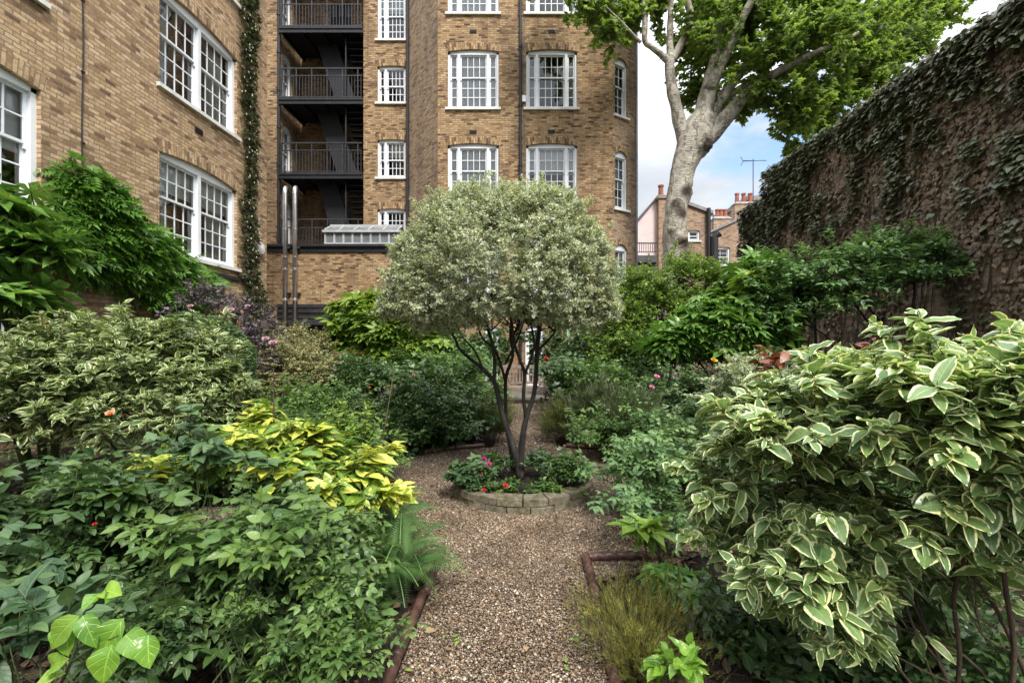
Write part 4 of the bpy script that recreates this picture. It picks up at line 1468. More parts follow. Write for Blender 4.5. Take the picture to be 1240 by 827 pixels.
for nm, c in (('pink', (0.68, 0.25, 0.42)), ('crimson', (0.55, 0.02, 0.03)), ('magenta', (0.55, 0.03, 0.28)), ('orange', (0.72, 0.13, 0.04)), ('yellow', (0.75, 0.48, 0.05)), ('peach', (0.75, 0.36, 0.22)), ('cream', (0.75, 0.7, 0.6)), ('lilac', (0.55, 0.35, 0.42))):
    ML['fl_' + nm] = leaf_mat(nm + ' petal', [tuple(x * 0.8 for x in c), c, tuple(min(1, x * 1.15) for x in c)], trans=0.25, rough=0.55, vein=0.0)
M['stem_dark'] = bark_mat('dark wet bark', [(0.010, 0.009, 0.008), (0.03, 0.026, 0.023), (0.085, 0.075, 0.062)], 11.0, .3, 1.0)
M['stem_brown'] = bark_mat('brown stem bark', [(0.035, 0.024, 0.017), (0.075, 0.053, 0.037), (0.13, 0.1, 0.07)], 16.0)
M['stem_green'] = bark_mat('green stem bark', [(0.03, 0.05, 0.018), (0.055, 0.085, 0.028), (0.09, 0.11, 0.04)], 16.0)
M['plane_bark'] = plane_bark()

T_ovf = [ovate(w0, 6, pp, 0.85, f0, d, w_) for w0, pp, f0, d, w_ in ((.27, .8, .3, 0.18, 0.1), (.24, .85, .15, 0.3, 0.22), (.29, .78, .4, 0.05, 0.15), (.22, .9, .3, 0.4, 0.1), (.30, .74, .08, .12, .3), (.25, .82, .5, .5, .18))]
T_ov = [ovate(0.25, 4, 0.8, 0.9, 0.3, 0.15), ovate(0.24, 4, 0.8, 0.9, 0.22, 0.35)]
T_lan = [ovate(0.16, 4, 0.85, 0.9, 0.3, 0.2), ovate(0.15, 4, 0.85, 0.9, 0.2, 0.4)]
T_len = [lens(0.28), lens(0.25, 0.3, 0.25)]
T_nar = [lens(0.2, 0.2, 0.15)]
T_rose = [pinnate(2, ovate(0.3, 4, 0.78, 0.85, 0.25, 0.2), 0.44), pinnate(2, ovate(0.28, 4, 0.78, 0.85, 0.3, 0.3), 0.42, 1.2, droop=0.3)]
T_rose_s = [pinnate(2, lens(0.32), 0.44), pinnate(2, lens(0.3, 0.3, 0.3), 0.42, 1.2, droop=0.35)]
T_wis = [pinnate(5, lens(0.2, 0.2, 0.25), 0.36, 1.0, droop=0.45), pinnate(5, lens(0.18, 0.2, 0.3), 0.34, 0.9, droop=0.7)]
T_palm = [fingered(7), fingered(9, 2.4, 0.38), fingered(8, 2.3, 0.45)]
T_palm_s = [fingered(5, 1.9, 0.55)]
T_need = [Tpl([(-.035, 0, 0), (.035, 0, 0), (0.0, 1, 0.05)], [[0, 1, 2]], [(0.3, 0), (0.7, 0), (0.5, 1)])]


def plant(name, label, cat, base, lobes, n, tpls, mat, size, per=6, stem='stem_brown', r0=0.012, n_main=5, group=None, shell=0.45, clump=0.5, cscale=2.5,
          twig=0.1, cut=-0.75, flowers=(), twig_mat=True, wob=0.06, spread=0.05, fol='foliage', stem_r=0.02, rough=0.3, stray=0.08, stray_len=0.27, **kw):
    t = thing(name, label, cat, base, group)
    p, d = crown_points(lobes, n, shell, clump, cscale, cut, rough=rough)
    sc = Scatter()
    tw = Scatter()
    twig_leaves(sc, tpls, p, d, per, size, twig, stems=tw, stem_r=stem_r, stray=stray, stray_len=stray_len, **kw)
    sc.build(fol, ML[mat], t)
    mb = MB()
    inner = p - d * twig * 1.3
    if n_main:
        grow_stems(mb, base, inner, r0, n_main, spread, wob)
        st = mb.build('stem', M[stem], t, smooth=True)
        tw.build('twig', M[stem], st if st else t)
    for colr, px, py, y, s in flowers:
        flower(t, colr, P(px, py, y - (.16 if y < 4.9 else 0)), s * (1.25 if y < 4.9 else 1))
    return t


def flower(parent, colr, c, s):
    sc = Scatter()
    c = np.array(c)
    for ring, (k, op, ln) in enumerate(((7, 1.25, 1.0), (6, 0.8, 0.85), (4, 0.35, 0.7))):
        a = np.arange(k) * 2 * math.pi / k + ring * 0.5 + 0.2 * R.random(k)
        ax = nrmz(np.array([0.15, -0.5, 0.85]))
        e1 = nrmz(np.cross(ax, [1, 0, 0.1]))
        e2 = np.cross(ax, e1)
        rad = np.cos(a)[:, None] * e1 + np.sin(a)[:, None] * e2
        sc.add(ovate(0.42, 4, 0.9, 0.7, 0.35, -0.25), np.repeat(c[None], k, 0), rad * math.sin(op) + ax * math.cos(op), ax * 1.0 - rad * 0.6, s * ln * 0.55, R.random(k))
    sc.build('flower', ML['fl_' + colr], parent)


# ------------------------------------------------------------------ the round-headed tree in the bed
YT = 4.86
tr = thing('round_headed_tree', 'round-headed tree with pale grey-green foliage on bare dark stems, in the round bed', 'tree', (-0.08, YT, 0.08))
lobes = [lobe(606, 318, YT, 120, 92, 1.02), lobe(535, 332, YT, 62, 62, 0.7), lobe(682, 330, YT + .05, 62, 64, 0.72), lobe(568, 275, YT + .05, 62, 46, 0.66), lobe(645, 274, YT, 70, 50, 0.68),
         lobe(606, 338, YT - .42, 105, 58, 0.5), lobe(495, 352, YT, 36, 40, .4), lobe(720, 352, YT, 28, 40, .4), lobe(600, 262, YT, 40, 26, .4), lobe(655, 256, YT, 44, 26, .4), lobe(655, 350, YT - .35, 70, 55, .5), lobe(545, 358, YT - .3, 60, 50, .5),
         lobe(705, 300, YT, 32, 36, .4), lobe(505, 312, YT, 32, 34, .4), lobe(545, 378, YT - .2, 50, 26, .4), lobe(680, 374, YT - .2, 48, 28, .4), lobe(610, 362, YT + .3, 70, 30, .5)]
lobes += [lobe(480, 372, YT, 24, 22, .3), lobe(528, 392, YT - .15, 34, 18, .3), lobe(735, 372, YT, 18, 24, .3), lobe(700, 390, YT - .1, 32, 18, .3)]
p, d = crown_points(lobes, 16500, 0.34, 0.7, 6.0, -0.85, rough=0.16)
sc, tw = Scatter(), Scatter()
twig_leaves(sc, [ovate(0.21, 3, 0.85, 0.9, 0.25, 0.15), ovate(0.19, 3, 0.85, 0.9, 0.3, 0.4)], p, d, 8, 0.032, 0.055, up=0.7, out=0.6, splay=1.1, droop=0.0, stems=tw, axis_up=0.25, stem_r=0.02, flat=.7, stray=.05, stray_len=.13)
sc.build('crown', ML['pitto'], tr)
mb = MB()


PXK = 0.68


def pxtube(mb, rows, n=4, sides=9, fn=None, cap=True):
    q = spline([(*P(px, py, y), r * PXK * y / FP) for px, py, y, r in rows], n)
    mb.tube([a[:3] for a in q], [max(a[3], 0.001) for a in q], sides, cap, fn)


for rows in (
        [(629, 580, YT, 7.5), (627, 560, YT, 7.0), (619, 533, YT, 5.2), (608, 500, YT, 4.6), (603, 478, YT, 4.4), (598, 462, YT, 4.2), (585, 447, YT, 3.2), (570, 435, YT, 2.8), (556, 422, YT, 2.4), (548, 405, YT, 2.2), (520, 370, YT, 1.5)],
        [(622, 572, YT + .04, 4.5), (619, 548, YT + .08, 3.8), (614, 518, YT + .15, 3.3), (612, 480, YT + .2, 3.0), (613, 455, YT + .2, 3.0), (621, 430, YT + .2, 2.6), (618, 400, YT + .2, 2.2), (628, 365, YT + .2, 1.5)],
        [(612, 462, YT + .2, 2.6), (606, 440, YT + .16, 2.3), (598, 420, YT + .1, 2.2), (590, 395, YT + .1, 2), (580, 360, YT, 1.2)],
        [(630, 580, YT - .02, 7.5), (631, 550, YT, 6.0), (634, 522, YT, 5.2), (639, 500, YT, 4.4), (646, 480, YT, 4.0), (649, 455, YT, 3.8), (650, 430, YT, 3.8), (653, 400, YT, 3.6), (660, 360, YT, 2.4), (668, 320, YT, 1.4)],
        [(637, 508, YT, 3.4), (634, 480, YT - .06, 3.2), (635, 452, YT - .1, 3.0), (628, 432, YT - .15, 2.6), (622, 412, YT - .15, 2.6), (618, 385, YT - .2, 2.2), (600, 340, YT - .2, 1.2)],
        [(635, 455, YT - .1, 2.4), (642, 436, YT - .1, 2.2), (647, 415, YT - .1, 2.0), (640, 380, YT - .1, 1.4)],
        [(598, 464, YT, 3.2), (599, 440, YT + .05, 3.0), (596, 415, YT + .05, 2.6), (590, 392, YT + .05, 2.2), (596, 350, YT, 1.4)],
        [(596, 420, YT + .05, 2.2), (583, 408, YT + .1, 2.0), (578, 390, YT + .1, 1.7), (560, 350, YT + .1, 1.0)],
        [(650, 425, YT, 2.6), (662, 414, YT, 2.0), (672, 402, YT, 1.7), (684, 385, YT, 1.3), (705, 350, YT, 0.9)],
        [(585, 447, YT, 2.0), (575, 425, YT - .1, 1.7), (560, 408, YT - .1, 1.5), (545, 380, YT - .15, 1.0)],
        [(612, 440, YT + .2, 2.0), (625, 415, YT + .25, 1.8), (634, 390, YT + .3, 1.3), (645, 350, YT + .3, 0.8)]):
    pxtube(mb, rows, 4, 10)
tips = [P(*q) for q in ((548, 405, YT), (570, 395, YT - .1), (590, 392, YT + .1), (596, 400, YT), (618, 395, YT + .2), (628, 400, YT), (622, 405, YT - .15), (653, 398, YT), (640, 395, YT - .1), (672, 402, YT), (660, 390, YT))]
for q in tips:
    for _ in range(5):
        e = q + np.array([0.28 * R.normal(), 0.28 * R.normal(), 0.22 + 0.28 * R.random()])
        mm = (q + e) / 2 + 0.05 * R.normal(size=3)
        pts = spline([(*q, .0085), (*mm, .006), (*e, .0025)], 4)
        mb.tube([a[:3] for a in pts], [a[3] for a in pts], 5, cap=False)
trk = mb.build('trunk', M['stem_dark'], tr, smooth=True)
tw.build('twig', M['stem_brown'], trk)

# planting in the round bed
bedplants = [
    ('geranium_plant', 'leafy bluish-green plant with two magenta flowers at the bed edge, beside the trunk', (566, 570), 24, 18, 'geranium', T_palm_s, 0.075, [('magenta', 586, 557, 4.75, .05), ('magenta', 592, 563, 4.7, .05)]),
    ('bedding_plant', 'low plant with an orange flower in the round bed', (585, 583), 22, 12, 'rose', T_ov, 0.05, [('orange', 581, 574, 4.55, .05)]),
    ('bedding_plant', 'pale trailing plant with dull red flowers spilling over the stone rim', (604, 596), 20, 13, 'shrub', T_len, 0.04, [('crimson', 586, 594, 4.3, .035)]),
    ('bedding_plant', 'low rose plant with one bright pink-red flower near the stone rim', (622, 585), 20, 12, 'rose_light', T_len, 0.04, [('crimson', 612, 589, 4.35, .05), ('pink', 612, 588.6, 4.345, .028)]),
    ('bedding_plant', 'dark leafy plant behind the dark stems in the round bed', (602, 558), 26, 16, 'rose', T_ov, 0.05, []),
    ('rose_bush', 'low dark rose bush with two red flowers in the round bed', (688, 566), 28, 20, 'rose', T_rose_s, 0.085, [('crimson', 692, 557, 4.7, .035), ('crimson', 700, 560, 4.7, .035)]),
    ('bedding_plant', 'dark mound of leaves just beyond the tree base in the round bed', (656, 556), 26, 17, 'geranium', T_len, 0.05, []),
    ('bedding_plant', 'light green low plant right of the tree base in the round bed', (664, 588), 24, 11, 'rose_light', T_len, 0.045, []),
    ('bedding_plant', 'small yellowish plant against the stone rim below the red roses', (694, 594), 16, 9, 'santolina', T_len, 0.04, []),
    ('bedding_plant', 'small grey-green plant at the front of the round bed', (642, 592), 18, 9, 'geranium', T_len, 0.035, []),
]
for nm, lab, (px, py), w, h, mt, tp, sz, fl in bedplants:
    y = FP * (EYE - 0.15) / (py + h * 0.9 - VY)
    y = min(max(y, CY0 - 0.42), CY0 + 0.5)
    c = P(px, py, y)
    zc = max(c[2], 0.12)
    t = plant(nm, lab, 'bedding plant' if nm != 'rose_bush' else 'rose bush', (c[0], c[1], 0.08), [(c[0], c[1], zc - .02, w * y / FP * .85, w * y / FP * .7, h * y / FP * .58)], int(w * h * 0.3), tp, mt, sz, 5, 'stem_green', 0.004, 4,
              'plants in the round bed', 0.7, 0.3, 6.0, 0.04, -0.5, fl, wob=0.02, flat=.5, stray=.08, stray_len=.08)

# ------------------------------------------------------------------ shrubs round the garden
# right foreground: big cream-edged shrub
plant('variegated_shrub', 'big spreading shrub with large cream-edged leaves, close on the right of the path', 'shrub', (1.75, 1.75, 0.0),
      [lobe(1085, 545, 1.75, 165, 112, .5), lobe(960, 590, 1.95, 100, 92, .4), lobe(1190, 530, 1.55, 120, 105, .42), lobe(1020, 500, 1.85, 130, 70, .45), lobe(925, 560, 2.1, 70, 70, .3), lobe(985, 680, 1.8, 95, 66, .35),
       lobe(1110, 470, 1.75, 120, 48, .4), lobe(895, 640, 2.15, 48, 42, .22), lobe(1140, 455, 1.5, 110, 36, .3), lobe(1290, 520, 1.6, 120, 120, .4), lobe(1000, 725, 1.95, 85, 42, .3), lobe(1110, 680, 1.95, 70, 40, .3), lobe(930, 710, 2.1, 45, 36, .2), lobe(1190, 640, 1.6, 75, 46, .25), lobe(1080, 620, 1.75, 80, 46, .3), lobe(1240, 590, 1.35, 50, 40, .2)],
      1330, T_ovf, 'cornus', 0.074, 7, 'stem_brown', 0.007, 12, shell=0.62, clump=0.62, cscale=4.5, stray=0.10, stray_len=0.17, flat=0.33, svar=.36, twig=0.09, up=1.15, out=0.12, splay=1.25, droop=0.02, jit=0.36, cut=-0.7, spread=0.14, wob=0.1, stem_r=0.012, wvar=0.22)
corn = [o for o in COL.objects if o.get('label', '').startswith('big spreading shrub')][0]
for rows in ([(1150, 900, 1.7, 4.2), (1162, 800, 1.68, 3.8), (1155, 720, 1.7, 3.4), (1172, 650, 1.66, 3), (1158, 590, 1.66, 2.6), (1130, 520, 1.68, 1.8)], [(1215, 900, 1.6, 4.6), (1228, 790, 1.58, 4.2), (1216, 690, 1.56, 3.8), (1230, 600, 1.55, 3), (1222, 500, 1.5, 2)],
             [(1260, 860, 1.65, 4), (1205, 735, 1.7, 3.4), (1150, 670, 1.72, 3), (1100, 640, 1.75, 2.6), (1040, 570, 1.8, 2), (970, 530, 1.9, 1.2)], [(1160, 850, 1.8, 3), (1100, 720, 1.85, 2.6), (1060, 670, 1.88, 2.3), (1000, 640, 1.9, 1.8), (930, 610, 2.0, 1.2)]):
    mb = MB()
    pxtube(mb, rows, 5, 9)
    mb.build('stem', M['stem_brown'], corn, smooth=True)
# left: cream-edged shrub beyond the roses
plant('variegated_shrub', 'broad cream-edged shrub with small leaves, in front of the yellow brick wing', 'shrub', (-3.3, 4.4, 0.0),
      [lobe(120, 465, 4.3, 120, 70, .7), lobe(40, 480, 4.0, 100, 75, .6), lobe(215, 455, 4.6, 75, 58, .6), lobe(150, 420, 4.6, 110, 35, .6), lobe(90, 430, 4.4, 90, 36, .6), lobe(250, 480, 4.5, 50, 45, .4), lobe(-60, 490, 4.0, 100, 80, .6), lobe(180, 500, 4.2, 90, 45, .5)],
      2300, T_lan + T_ov, 'privet', 0.085, 8, 'stem_brown', 0.015, 10, shell=0.5, clump=0.6, cscale=3.2, twig=0.1, up=1.0, out=0.25, splay=1.15, droop=0.05, flat=0.5, stray=.1, cut=-0.7, spread=0.2, wvar=0.25)
# clipped dome
plant('clipped_bush', 'smooth clipped green dome bush behind the broad cream-edged shrub', 'bush', (-4.1, 5.9, 0.0), [lobe(235, 448, 5.9, 64, 70, .75)], 5200, T_len, 'box', 0.035, 5, shell=0.12, clump=0.0, rough=0.04, stray=0.0, twig=0.03, cut=-0.4, up=0.4, out=0.9, n_main=4, stem='stem_brown')
# purple shrub
plant('purple_shrub', 'dusky purple feathery shrub with pale pink flower heads against the wing wall', 'shrub', (-5.0, 8.2, 0.0),
      [lobe(250, 362, 7.8, 38, 18, .4), lobe(285, 400, 7.6, 36, 22, .4), lobe(318, 412, 7.6, 32, 24, .4), lobe(300, 380, 7.9, 34, 16, .3), lobe(222, 378, 7.6, 24, 12, .3), lobe(320, 440, 7.4, 26, 22, .3)], 480, T_need + T_nar, 'purple', 0.085, 9, 'stem_dark', 0.014, 14, clump=0.8, cscale=4.0,
      twig=0.1, up=0.6, flowers=[('lilac', 322, 412, 7.1, .13), ('lilac', 331, 417, 7.1, .15), ('lilac', 280, 377, 7.4, .12), ('lilac', 300, 372, 7.4, .1), ('lilac', 231, 372, 7.2, .1)])
plant('pale_bush', 'small rounded cream-speckled bush below the flue pipes', 'bush', (-4.1, 8.0, 0.0), [lobe(357, 442, 7.6, 38, 34, .5), lobe(345, 470, 7.5, 34, 30, .4), lobe(372, 455, 7.5, 26, 28, .4)], 1700, T_len, 'stone_bush', 0.04, 7, 'stem_brown', 0.008, 5, clump=0.3, cscale=5.0, twig=0.05)
plant('grey_green_shrub', 'loose grey-green shrub at the foot of the flue pipes', 'shrub', (-4.9, 9.5, 0.0), [lobe(355, 412, 9.5, 40, 20, .6), lobe(330, 408, 9.4, 22, 18, .4), lobe(382, 420, 9.5, 18, 20, .4)], 900, T_len, 'stone_bush', 0.05, 6, 'stem_brown', 0.01, 5, rbias=-0.3, clump=0.5, twig=0.08)
# yellow-green big-leaved shrub
plant('lobed_leaf_shrub', 'yellow-green shrub with big lobed leaves, between the black undercroft and the round-headed tree', 'shrub', (-3.6, 10.4, 0.0),
      [lobe(440, 385, 10.2, 40, 30, .7), lobe(470, 400, 10.0, 42, 36, .7), lobe(420, 420, 10.0, 36, 26, .6), lobe(500, 415, 10.0, 40, 40, .6), lobe(455, 440, 9.9, 60, 36, .6)], 620, T_palm, 'castor', 0.26, 4, 'stem_brown', 0.02, 7, clump=0.35, cscale=1.6, twig=0.25, up=1.0, out=0.3, droop=0.25, splay=1.2)
# right: big bright shrub under the plane, fatsia, viburnum
plant('leafy_shrub', 'large fresh green small-leaved shrub under the plane tree trunk', 'shrub', (3.0, 9.8, 0.0),
      [lobe(815, 352, 9.8, 62, 48, .9), lobe(775, 385, 9.6, 50, 55, .8), lobe(850, 365, 9.7, 60, 52, .8), lobe(800, 400, 9.4, 70, 50, .8), lobe(760, 420, 9.2, 44, 45, .7), lobe(880, 385, 9.6, 45, 45, .7)], 6000, T_len + T_ov, 'shrub', 0.07, 6, 'stem_brown', 0.025, 8, flat=.5, up=1.0, out=.3, clump=0.4, cscale=2.0, twig=0.11, shell=0.4, cut=-0.8)
plant('lobed_leaf_shrub', 'dark glossy shrub with fingered leaves, beside the fresh green shrub under the plane', 'shrub', (3.4, 7.6, 0.0),
      [lobe(890, 380, 7.6, 50, 40, .6), lobe(925, 360, 7.7, 46, 42, .6), lobe(862, 400, 7.4, 46, 36, .6), lobe(910, 405, 7.4, 60, 36, .6), lobe(830, 415, 7.3, 40, 30, .5), lobe(900, 350, 7.8, 36, 30, .4)], 520, T_palm, 'fatsia', 0.25, 4, 'stem_brown', 0.02, 7, clump=0.35, cscale=1.8, twig=0.22, up=1.0, out=0.35, droop=0.3, splay=1.25)
plant('yellow_shoot', 'yellowing fingered shoot rising from the dark glossy shrub', 'shoot', (3.55, 7.3, 1.5), [lobe(905, 345, 7.2, 12, 22, .12)], 9, T_palm, 'castor', 0.2, 5, 'stem_brown', 0.012, 3, clump=0, twig=0.1, splay=1.3, droop=0.35)
plant('spreading_shrub', 'wide flat-topped blue-green shrub on dark bare stems in front of the creeper wall', 'shrub', (4.9, 7.0, 0.0),
      [lobe(1000, 322, 7.0, 62, 26, .7), lobe(1065, 308, 7.0, 55, 24, .6), lobe(1120, 305, 6.9, 45, 22, .5), lobe(1150, 325, 6.8, 36, 16, .4), lobe(960, 340, 7.1, 45, 30, .6), lobe(1085, 332, 6.8, 60, 20, .6), lobe(930, 352, 7.2, 36, 28, .5), lobe(1030, 345, 6.8, 60, 18, .5), lobe(1085, 292, 7.1, 30, 12, .3), lobe(950, 375, 7.1, 50, 26, .5), lobe(1000, 365, 7.0, 50, 18, .5), lobe(915, 395, 7.2, 46, 24, .5)],
      1700, T_ov, 'viburnum', 0.085, 6, 'stem_dark', 0.02, 0, shell=.8, clump=0.75, cscale=2.6, twig=0.12, up=1.2, out=0.15, splay=1.25, droop=0.06, flat=.4, rough=.4, stray=.12, stray_len=.3, cut=-0.6)
vib = [o for o in COL.objects if o.get('label', '').startswith('wide flat-topped')][0]
mb = MB()
for rows in ([(1098, 440, 7.0, 4.5), (1102, 400, 7.0, 4.2), (1107, 360, 7.0, 3.6), (1108, 335, 7.0, 3.0), (1118, 315, 7.0, 2)], [(1107, 345, 7.0, 3), (1090, 330, 6.9, 2), (1070, 315, 6.9, 1.3)],
             [(1060, 440, 7.0, 4), (1058, 405, 7.0, 3.4), (1040, 375, 7.0, 3), (1015, 352, 7.0, 2.4), (990, 335, 7.0, 1.4)], [(1075, 440, 6.9, 4), (1072, 400, 6.9, 3.2), (1050, 370, 6.9, 2.6), (1035, 345, 6.9, 2), (1030, 325, 6.9, 1.2)],
             [(990, 440, 7.1, 4), (987, 400, 7.1, 3.4), (985, 375, 7.1, 3), (970, 350, 7.1, 2), (955, 338, 7.1, 1.2)], [(1052, 372, 6.9, 2), (1080, 360, 6.9, 1.6), (1105, 350, 6.8, 1.2), (1150, 335, 6.8, .8)], [(1010, 440, 7, 3), (1005, 412, 7, 2.4), (980, 395, 7, 2), (945, 385, 7.1, 1.2)]):
    pxtube(mb, [(a, b, c, r * .62) for a, b, c, r in rows], 4, 7)
mb.build('stem', M['stem_dark'], vib, smooth=True)

# rose bushes: three bushes are grown, then copied about
def rose(label, loc, h, w, seed_mat, size, n, tpls, flowers=(), young=0):
    x, y = loc
    t = thing('rose_bush', label, 'rose bush', (x, y, 0), 'rose bushes in the beds')
    j = lambda s: s * R.normal()
    lb = [(x, y, h * 0.5, w * .9, w * .8, h * 0.3)] + [(x + j(w * .5), y + j(w * .4), h * (.72 + j(.07)), w * .45, w * .45, h * .15) for _ in range(4)] + [(x + j(w * .5), y - w * .4 + j(w * .2), h * (.4 + j(.1)), w * .5, w * .4, h * .14) for _ in range(3)]
    p, d = crown_points(lb, int(n * .55), 0.85, 0.8, 3.5, -0.8, rough=0.4)
    sc, tw = Scatter(), Scatter()
    twig_leaves(sc, tpls, p, d, 4, size * .9, 0.1, up=1.0, out=0.25, splay=1.25, droop=0.05, stems=tw, stem_r=0.015, flat=0.5, stray=0.09, stray_len=0.36)
    sc.build('foliage', ML[seed_mat], t)
    mb = MB()
    grow_stems(mb, (x, y, 0), p, 0.008, 9, 0.05, 0.06)
    st = mb.build('stem', M['stem_green'], t, smooth=True)
    tw.build('twig', M['stem_green'], st)
    if young:
        hi = np.argsort(-p[:, 2])[:young]
        s2 = Scatter()
        twig_leaves(s2, T_rose_s, p[hi] + [0, 0, .08], d[hi], 4, size * 0.8, 0.1, up=0.6)
        s2.build('young_foliage', ML['red'], t)
    for colr, dx, dy, dz, s in flowers:
        flower(t, colr, (x + dx, y + dy, dz), s)
    return t


def px_at(px, y):
    return (px - VX) / FP * y


def rose_px(label, px, y, top, wpx, mat, size, n, tpls, flowers=(), young=0):
    h = EYE - (top - VY) / FP * y
    return rose(label, (px_at(px, y), y), h, wpx * y / FP, mat, size, n, tpls, [(c, px_at(fx, y - .3) - px_at(px, y), -.3, EYE - (fy - VY) / FP * (y - .3), s) for c, fx, fy, s in flowers], young)


# far side
rose_px('tall rose bush with a white flower, left of the dark stems of the round-headed tree', 548, 7.6, 425, 48, 'rose', 0.15, 420, T_rose_s, [('cream', 545, 453, .08)])
rose_px('loose rose bush with bronze young shoots, in front of the black undercroft', 405, 8.4, 410, 46, 'rose', 0.16, 330, T_rose_s, [('orange', 447, 470, .06)], 14)
rose_px('rose bush with a peach flower low down, behind the bamboo cane', 500, 7.0, 440, 50, 'rose', 0.14, 420, T_rose_s, [('peach', 492, 515, .07), ('peach', 501, 455, .06)])
rose_px('leafy rose bush below the cream-speckled bush', 395, 7.2, 455, 55, 'rose_light', 0.14, 380, T_rose_s)
rose_px('spreading rose bush between the broad cream-edged shrub and the bamboo cane', 330, 6.0, 470, 60, 'rose_light', 0.14, 420, T_rose_s)
rose_px('rose bush just left of the back path', 572, 8.6, 440, 34, 'rose_light', 0.15, 260, T_rose_s)
rose_px('rose bush with one red flower, just right of the back path', 684, 8.6, 428, 38, 'rose', 0.15, 360, T_rose_s, [('crimson', 661, 435, .1)])
rose_px('rose bush under the fresh green shrub, behind the lavender', 735, 7.8, 425, 48, 'rose', 0.15, 420, T_rose_s, [('orange', 707, 486, .05)])
rose_px('rose bush with two pink flowers on tall stems', 800, 6.8, 440, 48, 'rose', 0.14, 460, T_rose_s, [('pink', 795, 457, .095), ('pink', 789, 470, .095)])
rose_px('rose bush with a single deep pink flower, beside the pale variegated bush', 850, 6.2, 445, 46, 'rose', 0.13, 420, T_rose_s, [('pink', 863, 470, .08)])
rose_px('rose bush with a yellow flower below the dark glossy shrub', 872, 7.0, 432, 40, 'rose', 0.14, 330, T_rose_s, [('yellow', 864, 438, .12)])
rose_px('low rose bush with a scarlet flower at the edging beyond the bed', 745, 5.9, 500, 44, 'rose_light', 0.12, 300, T_rose_s, [('crimson', 710, 541, .06)])
rose_px('bushy rose between the pink roses and the path shoots', 835, 5.0, 500, 60, 'rose', 0.12, 420, T_rose_s)
plant('pale_bush', 'pale cream-edged low bush behind the big cream-edged shrub', 'bush', (2.3, 4.9, 0.0), [lobe(915, 458, 4.9, 52, 26, .4), lobe(950, 475, 4.8, 40, 24, .4), lobe(890, 480, 4.9, 40, 24, .4)], 700, T_len, 'pitto', 0.045, 7, 'stem_brown', 0.008, 5, clump=0.35, twig=0.05)
t = plant('bronze_shoot', 'bronze-leaved tall shoot standing above the big cream-edged shrub', 'shoot', (1.9, 3.6, 0.0), [lobe(925, 440, 3.6, 8, 26, .06)], 9, T_ov, 'red', 0.1, 3, 'stem_green', 0.007, 3, clump=0, twig=0.06, droop=0.5)
t = plant('bronze_shoot', 'dark red-leaved shoot before the bare stems of the flat-topped shrub', 'shoot', (2.75, 3.6, 0.0), [lobe(1060, 418, 3.6, 14, 10, .06)], 7, T_ov, 'red', 0.1, 3, 'stem_green', 0.007, 3, clump=0, twig=0.06, rbias=-0.4)
plant('arching_shrub', 'tall shrub with long narrow leaves to the right of the bench', 'shrub', (1.3, 10.2, 0), [lobe(712, 432, 10.0, 42, 32, .5), lobe(740, 445, 9.6, 36, 40, .5), lobe(690, 455, 9.8, 26, 36, .4)], 520, T_lan, 'rose', 0.17, 6, 'stem_green', 0.012, 6, clump=.4, twig=.12, droop=.15)
plant('leafy_shrub', 'dense pale green shrub to the left of the bench', 'shrub', (-1.5, 10.0, 0), [lobe(560, 440, 9.8, 36, 34, .5), lobe(530, 455, 9.6, 40, 40, .5), lobe(583, 462, 9.7, 20, 30, .3)], 900, T_ov, 'viburnum', 0.09, 6, 'stem_brown', 0.012, 6, clump=.45, twig=.1)
plant('leafy_shrub', 'dark shrub against the block wall between the flues and the bench', 'shrub', (-2.6, 11.9, 0), [lobe(520, 420, 11.9, 50, 34, .5), lobe(570, 432, 12.2, 40, 30, .4), lobe(480, 440, 11.6, 40, 40, .5)], 900, T_ov, 'rose', 0.11, 6, 'stem_brown', 0.015, 6, clump=.45, twig=.12)
plant('leafy_shrub', 'dark shrub against the block wall behind the red rose', 'shrub', (1.4, 12.4, 0), [lobe(700, 415, 12.4, 36, 34, .5), lobe(740, 420, 12.2, 44, 44, .5)], 800, T_ov, 'rose', 0.11, 6, 'stem_brown', 0.015, 6, clump=.45, twig=.12)
for lab, px, y, top, w, mt, sz in (
        ('tall leggy rose bush with pale leaves between the lobed shrub and the bench', 520, 8.8, 418, 50, 'rose_light', .15), ('tall rose bush beside the yellow-green lobed shrub', 450, 8.9, 425, 50, 'rose', .15),
        ('tall rose bush behind the lavender clumps', 770, 8.6, 412, 50, 'rose', .15), ('tall rose bush between the red rose and the lavender', 715, 7.4, 432, 36, 'rose_light', .14),
        ('dark rose bush below the dark glossy fingered shrub', 905, 6.6, 425, 50, 'rose', .14), ('rose bush left of the olive mound at the back path corner', 535, 6.5, 462, 40, 'rose', .13),
        ('pale-leaved rose bush below the grey-green shrub at the flue pipes', 340, 8.6, 428, 44, 'viburnum', .14)):
    rose_px(lab, px, y, top, w, mt, sz, 520, T_rose_s)
plant('leafy_shrub', 'dark leafy shrub behind the bench, screening the white-framed doors', 'shrub', (-.8, 12.9, 0), [lobe(600, 424, 12.9, 20, 26, .4), lobe(612, 412, 13.0, 16, 16, .3), lobe(590, 440, 12.8, 22, 24, .4)], 420, T_ov, 'rose', 0.09, 6, 'stem_dark', 0.012, 5, clump=.3, twig=.08)
plant('leafy_shrub', 'dark shrub with hanging sprays at the right-hand white-framed door', 'shrub', (.55, 13.2, 0), [lobe(662, 428, 13.2, 16, 30, .3), lobe(668, 452, 12.8, 18, 24, .3), lobe(640, 410, 13.4, 14, 8, .2)], 340, T_ov, 'rose', 0.09, 6, 'stem_dark', 0.012, 5, clump=.3, twig=.08)
